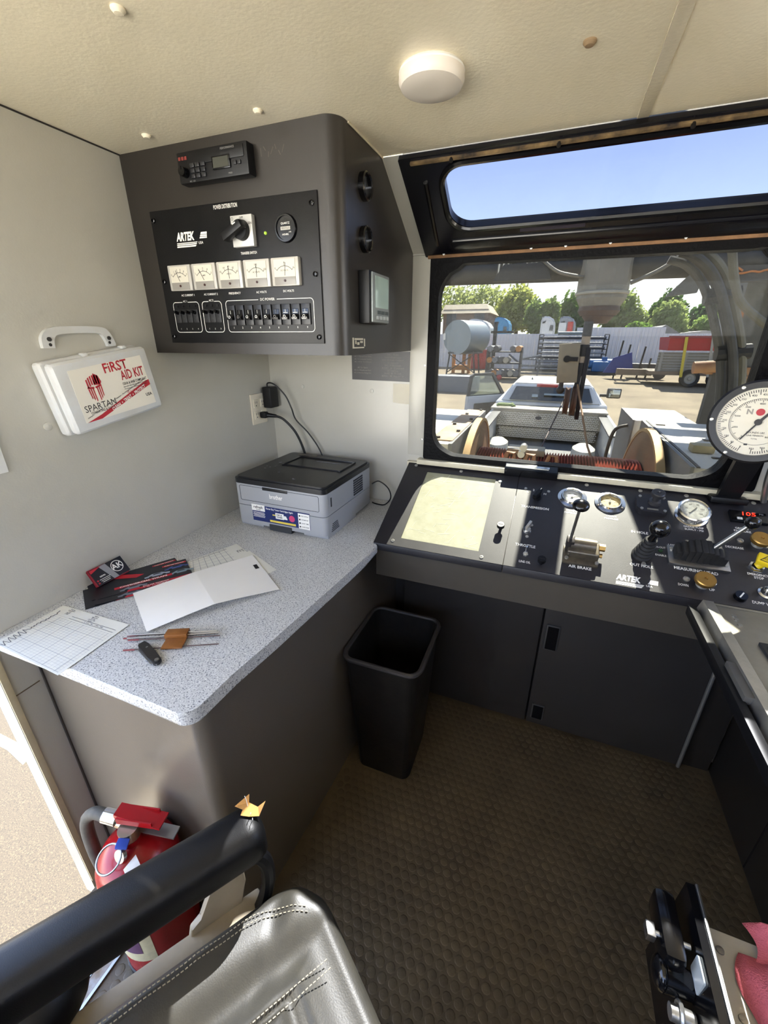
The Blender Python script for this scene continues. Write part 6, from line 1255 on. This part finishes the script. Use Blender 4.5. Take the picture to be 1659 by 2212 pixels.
t = thing('red_tank', 'red steel bin standing behind the fuel tank stand', 'bin', (-3.922, 31.568, -0.440)); q = (-3.922, 31.568, -0.440); b = B(); b.box((q[0], q[1], q[2]+.6), (1.0, 1.0, 1.2), bev=.04); b.box((q[0], q[1], q[2]+1.22), (1.1, 1.1, .06)); b.obj('bin_body', mat('bin_red', '#bb2f33', .5), t)
t = thing('orange_cart', 'orange wheeled frame under the fuel tank', 'cart', (-4.523, 28.174, -0.548)); q = (-4.523, 28.174, -0.548); b = B()
for dx in (-.5, .5, .15): b.box((q[0]+dx, q[1], q[2]+.6), (.16, .3, 1.2))
b.box((q[0], q[1], q[2]+.35), (1.1, .4, .3)); b.obj('cart_frame', mat('cart_orange', '#cf8a3e', .6), t)
t = thing('steel_column', 'black steel column beside the roll rack', 'column', (-2.429, 27.115, -0.582)); q = (-2.429, 27.115, -0.582); b = B(); b.box((q[0], q[1], q[2]+1.5), (.2, .2, 3.0)); b.box((q[0]+.4, q[1], q[2]+2.45), (1.3, .2, .12)); b.obj('column_body', mat('column_black', '#26272b', .6), t)
t = thing('roll_rack', 'dark rack holding ends of rolled pipe and hose left of the pickup', 'rack', (-1.625, 25.863, -0.622)); q = V((-1.625, 25.863, -0.622)); b = B()
for dx in (-.9, .9): b.box((q.x+dx, q.y, q.z+.85), (.1, 1.0, 1.7))
for z in (.15, .85, 1.45): b.box((q.x, q.y, q.z+z), (1.9, 1.0, .06))
b.obj('rack_frame', mat('rack_dark', '#3c3d40', .6), t)
random.seed(9)
RC = [mat('roll_%d' % i, c, .5, .3) for i, c in enumerate(('#6e6f73', '#c58a4d', '#8b8f94', '#4a4b4f', '#b9b2a2'))]
for k in range(14): b = B(); x = q.x-.75+.3*(k % 6); z = q.z+(.34 if k < 6 else 1.03 if k < 10 else 1.62); b.cyl((x, q.y-.65, z), (x+.05, q.y+.45, z), .155, n=16); b.cyl((x, q.y-.66, z), (x, q.y-.64, z), .08, n=10); b.obj('pipe_roll', RC[k % 5], t)
b = B(); b.sphere((q.x-.1, q.y-.8, q.z+.12), .16, 10); b.obj('red_fitting', mat('bin_red', '#bb2f33', .5), t)
t = thing('pipe_rack', 'tall ladder-sided rack of horizontal pipes by the fence', 'rack', (1.922, 31.198, -0.452)); q = V((1.922, 31.198, -0.452)); b = B(); PRK = mat('rack_black', '#33343a', .6)
for dx in (-2.0, -1.75, 1.85, 2.1): b.box((q.x+dx, q.y, q.z+1.1), (.07, .07, 2.25))
for k in range(8):
    for dx in (-1.875, 1.975): b.box((q.x+dx, q.y, q.z+.2+.29*k), (.25, .06, .05))
b.obj('rack_frame', PRK, t)
for k in range(7): b = B(); b.cyl((q.x-1.95, q.y-.1, q.z+.28+.29*k), (q.x+1.95, q.y-.1, q.z+.28+.29*k), .06 if k % 2 else .085, n=10); b.obj('pipe', mat('pipe_grey', '#9ea1a6', .5, .4) if k % 2 else mat('pipe_dark', '#55585e', .5, .4), t)
b = B(); b.cyl((q.x-.9, q.y-.1, q.z+2.3), (q.x+.9, q.y-.1, q.z+2.3), .10, n=12); b.obj('top_tool', mat('tool_bluegrey', '#5d7684', .5), t)
t = thing('low_trestle', 'low blue-grey steel trestle in front of the pipe rack', 'trestle', (0.189, 27.874, -0.558)); q = V((0.189, 27.874, -0.558)); b = B()
for dx in (-1.1, 0, 1.1):
    b.box((q.x+dx, q.y, q.z+.45), (.07, .07, .9)); b.box((q.x+dx, q.y+.9, q.z+.45), (.07, .07, .9))
for z in (.1, .55, .92): b.box((q.x, q.y, q.z+z), (2.3, .06, .06)); b.box((q.x, q.y+.9, q.z+z), (2.3, .06, .06))
for k in range(9): b.box((q.x-1.1+.27*k, q.y+.45, q.z+.92), (.05, .9, .05))
b.tube([(q.x-1.8, q.y+.2, q.z+1.2), (q.x-.9, q.y+.3, q.z+.5)], .06, n=6); b.tube([(q.x-1.0, q.y+.2, q.z+.95), (q.x+.1, q.y+.3, q.z+1.15)], .06, n=6); b.obj('trestle_frame', mat('trestle_blue', '#56606e', .6), t)
t = thing('blue_pump', 'bright blue pump on a skid by the fence', 'pump', (3.685, 29.949, -0.492)); q = V((3.685, 29.949, -0.492)); b = B(); b.box((q.x, q.y, q.z+.45), (.9, .8, .6), bev=.1); b.cyl((q.x-.6, q.y, q.z+.6), (q.x+.7, q.y, q.z+.6), .28, n=16); b.cyl((q.x+.2, q.y, q.z+.6), (q.x+.2, q.y, q.z+1.0), .16, n=12); b.obj('pump_body', mat('pump_blue', '#2f6fae', .45), t)
b = B(); b.box((q.x, q.y, q.z+.08), (1.9, 1.0, .14)); b.obj('skid', mat('rack_dark', '#3c3d40', .6), t)
b = B(); b.cyl((q.x-.95, q.y-.2, q.z+.7), (q.x-.75, q.y-.2, q.z+.7), .18, n=14); b.obj('pump_flange', mat('pipe_grey', '#9ea1a6', .5, .4), t)
t = thing('blue_stand', 'dark blue upright stand with black posts by the fence', 'stand', (4.618, 27.706, -0.563)); q = V((4.618, 27.706, -0.563)); b = B(); b.hexa([(q.x-.9, q.y, q.z+.3), (q.x+.6, q.y, q.z+.3), (q.x+.6, q.y+.1, q.z+.3), (q.x-.9, q.y+.1, q.z+.3)], [(q.x-.5, q.y, q.z+1.1), (q.x+.35, q.y, q.z+1.4), (q.x+.35, q.y+.1, q.z+1.4), (q.x-.5, q.y+.1, q.z+1.1)]); b.obj('blue_frame', mat('stand_blue', '#2d4092', .5), t)
for dx, h in ((-.25, 2.0), (.15, 1.8), (.9, 1.7), (1.3, 1.1)): b = B(); b.box((q.x+dx, q.y+.1, q.z+h/2), (.08, .08, h), rot=(0, .08, 0)); b.obj('post', mat('column_black', '#26272b', .6), t)
b = B(); b.box((q.x+1.2, q.y+.6, q.z+.55), (1.6, .8, .5)); b.cyl((q.x+1.9, q.y, q.z+.3), (q.x+1.9, q.y+.1, q.z+.3), .3, n=16); b.obj('gear_pile', mat('gear_grey', '#6c6e70', .6, var=.4, vscale=4), t)
# trailer with slatted sides and a red container strapped on top
t = thing('utility_trailer', 'flat trailer with weathered wooden sides and tandem wheels', 'trailer', (7.297, 24.588, -0.663)); q = V((7.379, 24.953, -0.651)); zb = q.z+.62
b = B(); b.box((q.x+.9, q.y+1.0, zb), (5.6, 2.2, .16)); b.box((q.x-2.4, q.y+1.0, zb-.05), (1.6, .5, .3)); b.obj('trailer_deck', mat('deck_brown', '#8a7864', .7, var=.4, vscale=3), t)
WD = mat('grey_wood', '#8d8a80', .85, var=.5, vscale=3, col2='#6b685f')
for k in range(7): b = B(); b.box((q.x+.95, q.y+.0, zb+.14+.125*k), (5.2, .06, .112)); b.obj('side_board', WD, t)
for k in range(6): b = B(); b.box((q.x-1.5+1.0*k, q.y-.05, zb+.47), (.12, .06, .92)); b.obj('side_post', mat('post_grey', '#a3a199', .8), t)
for dx in (-.15, .95):
    b = B(frame((q.x+dx, q.y-.1, q.z+.40), (1, 0, 0), (0, 0, 1))); b.lathe([(.24, .11), (.38, .13), (.41, .09), (.41, -.09), (.38, -.13), (0, -.1)], 30); w_ = b.obj('wheel', mat('tyre', '#1f1f20', .8), t)
    b = B(frame((q.x+dx, q.y-.1, q.z+.40), (1, 0, 0), (0, 0, 1))); b.lathe([(0, .10), (.07, .10), (.10, .06), (.20, .06), (.245, .115)], 16); b.obj('rim', mat('rim_grey', '#97968f', .5, .3), w_)
t = thing('red_container', 'red tapered container strapped on top of the wooden-sided trailer', 'container', (q.x+1, q.y+.4, zb+1.4)); a_, c_ = V((5.991, 24.953, 0.996)), V((8.454, 24.953, 1.595))
b = B(); b.hexa([(a_.x+.05, q.y-.1, a_.z), (c_.x-.35, q.y-.1, a_.z), (c_.x-.35, q.y+1.8, a_.z), (a_.x+.05, q.y+1.8, a_.z)], [(a_.x, q.y-.3, c_.z), (c_.x, q.y-.3, c_.z), (c_.x, q.y+2.0, c_.z), (a_.x, q.y+2.0, c_.z)]); b.obj('container_body', mat('container_red', '#bf2f3d', .5, var=.2, vscale=2), t)
b = B(); b.box(((a_.x+c_.x)/2, q.y-.3, c_.z), (c_.x-a_.x+.1, .1, .10)); b.obj('top_rail', mat('rail_dark_red', '#8f2a33', .5), t)
t = thing('yellow_strap', 'yellow ratchet strap over the red container', 'strap', (6.710, 24.953, 0.942)); b = B(); a_ = V((6.631, 24.553, 1.592)); c_ = V((6.819, 24.653, -0.194)); b.hexa([a_+V((-.06, 0, 0)), a_+V((.06, 0, 0)), a_+V((.06, .02, 0)), a_+V((-.06, .02, 0))], [c_+V((-.06, 0, 0)), c_+V((.06, 0, 0)), c_+V((.06, .02, 0)), c_+V((-.06, .02, 0))]); b.obj('webbing', mat('strap_yellow', '#d6c23c', .6), t)
t = thing('grey_strap', 'grey ratchet strap over the right end of the red container', 'strap', (7.910, 24.953, 0.955)); b = B(); a_ = V((7.665, 24.553, 1.553)); c_ = V((7.896, 24.653, -0.161)); b.hexa([a_+V((-.05, 0, 0)), a_+V((.05, 0, 0)), a_+V((.05, .02, 0)), a_+V((-.05, .02, 0))], [c_+V((-.05, 0, 0)), c_+V((.05, 0, 0)), c_+V((.05, .02, 0)), c_+V((-.05, .02, 0))]); b.obj('webbing', mat('strap_grey', '#a8a79f', .6), t)
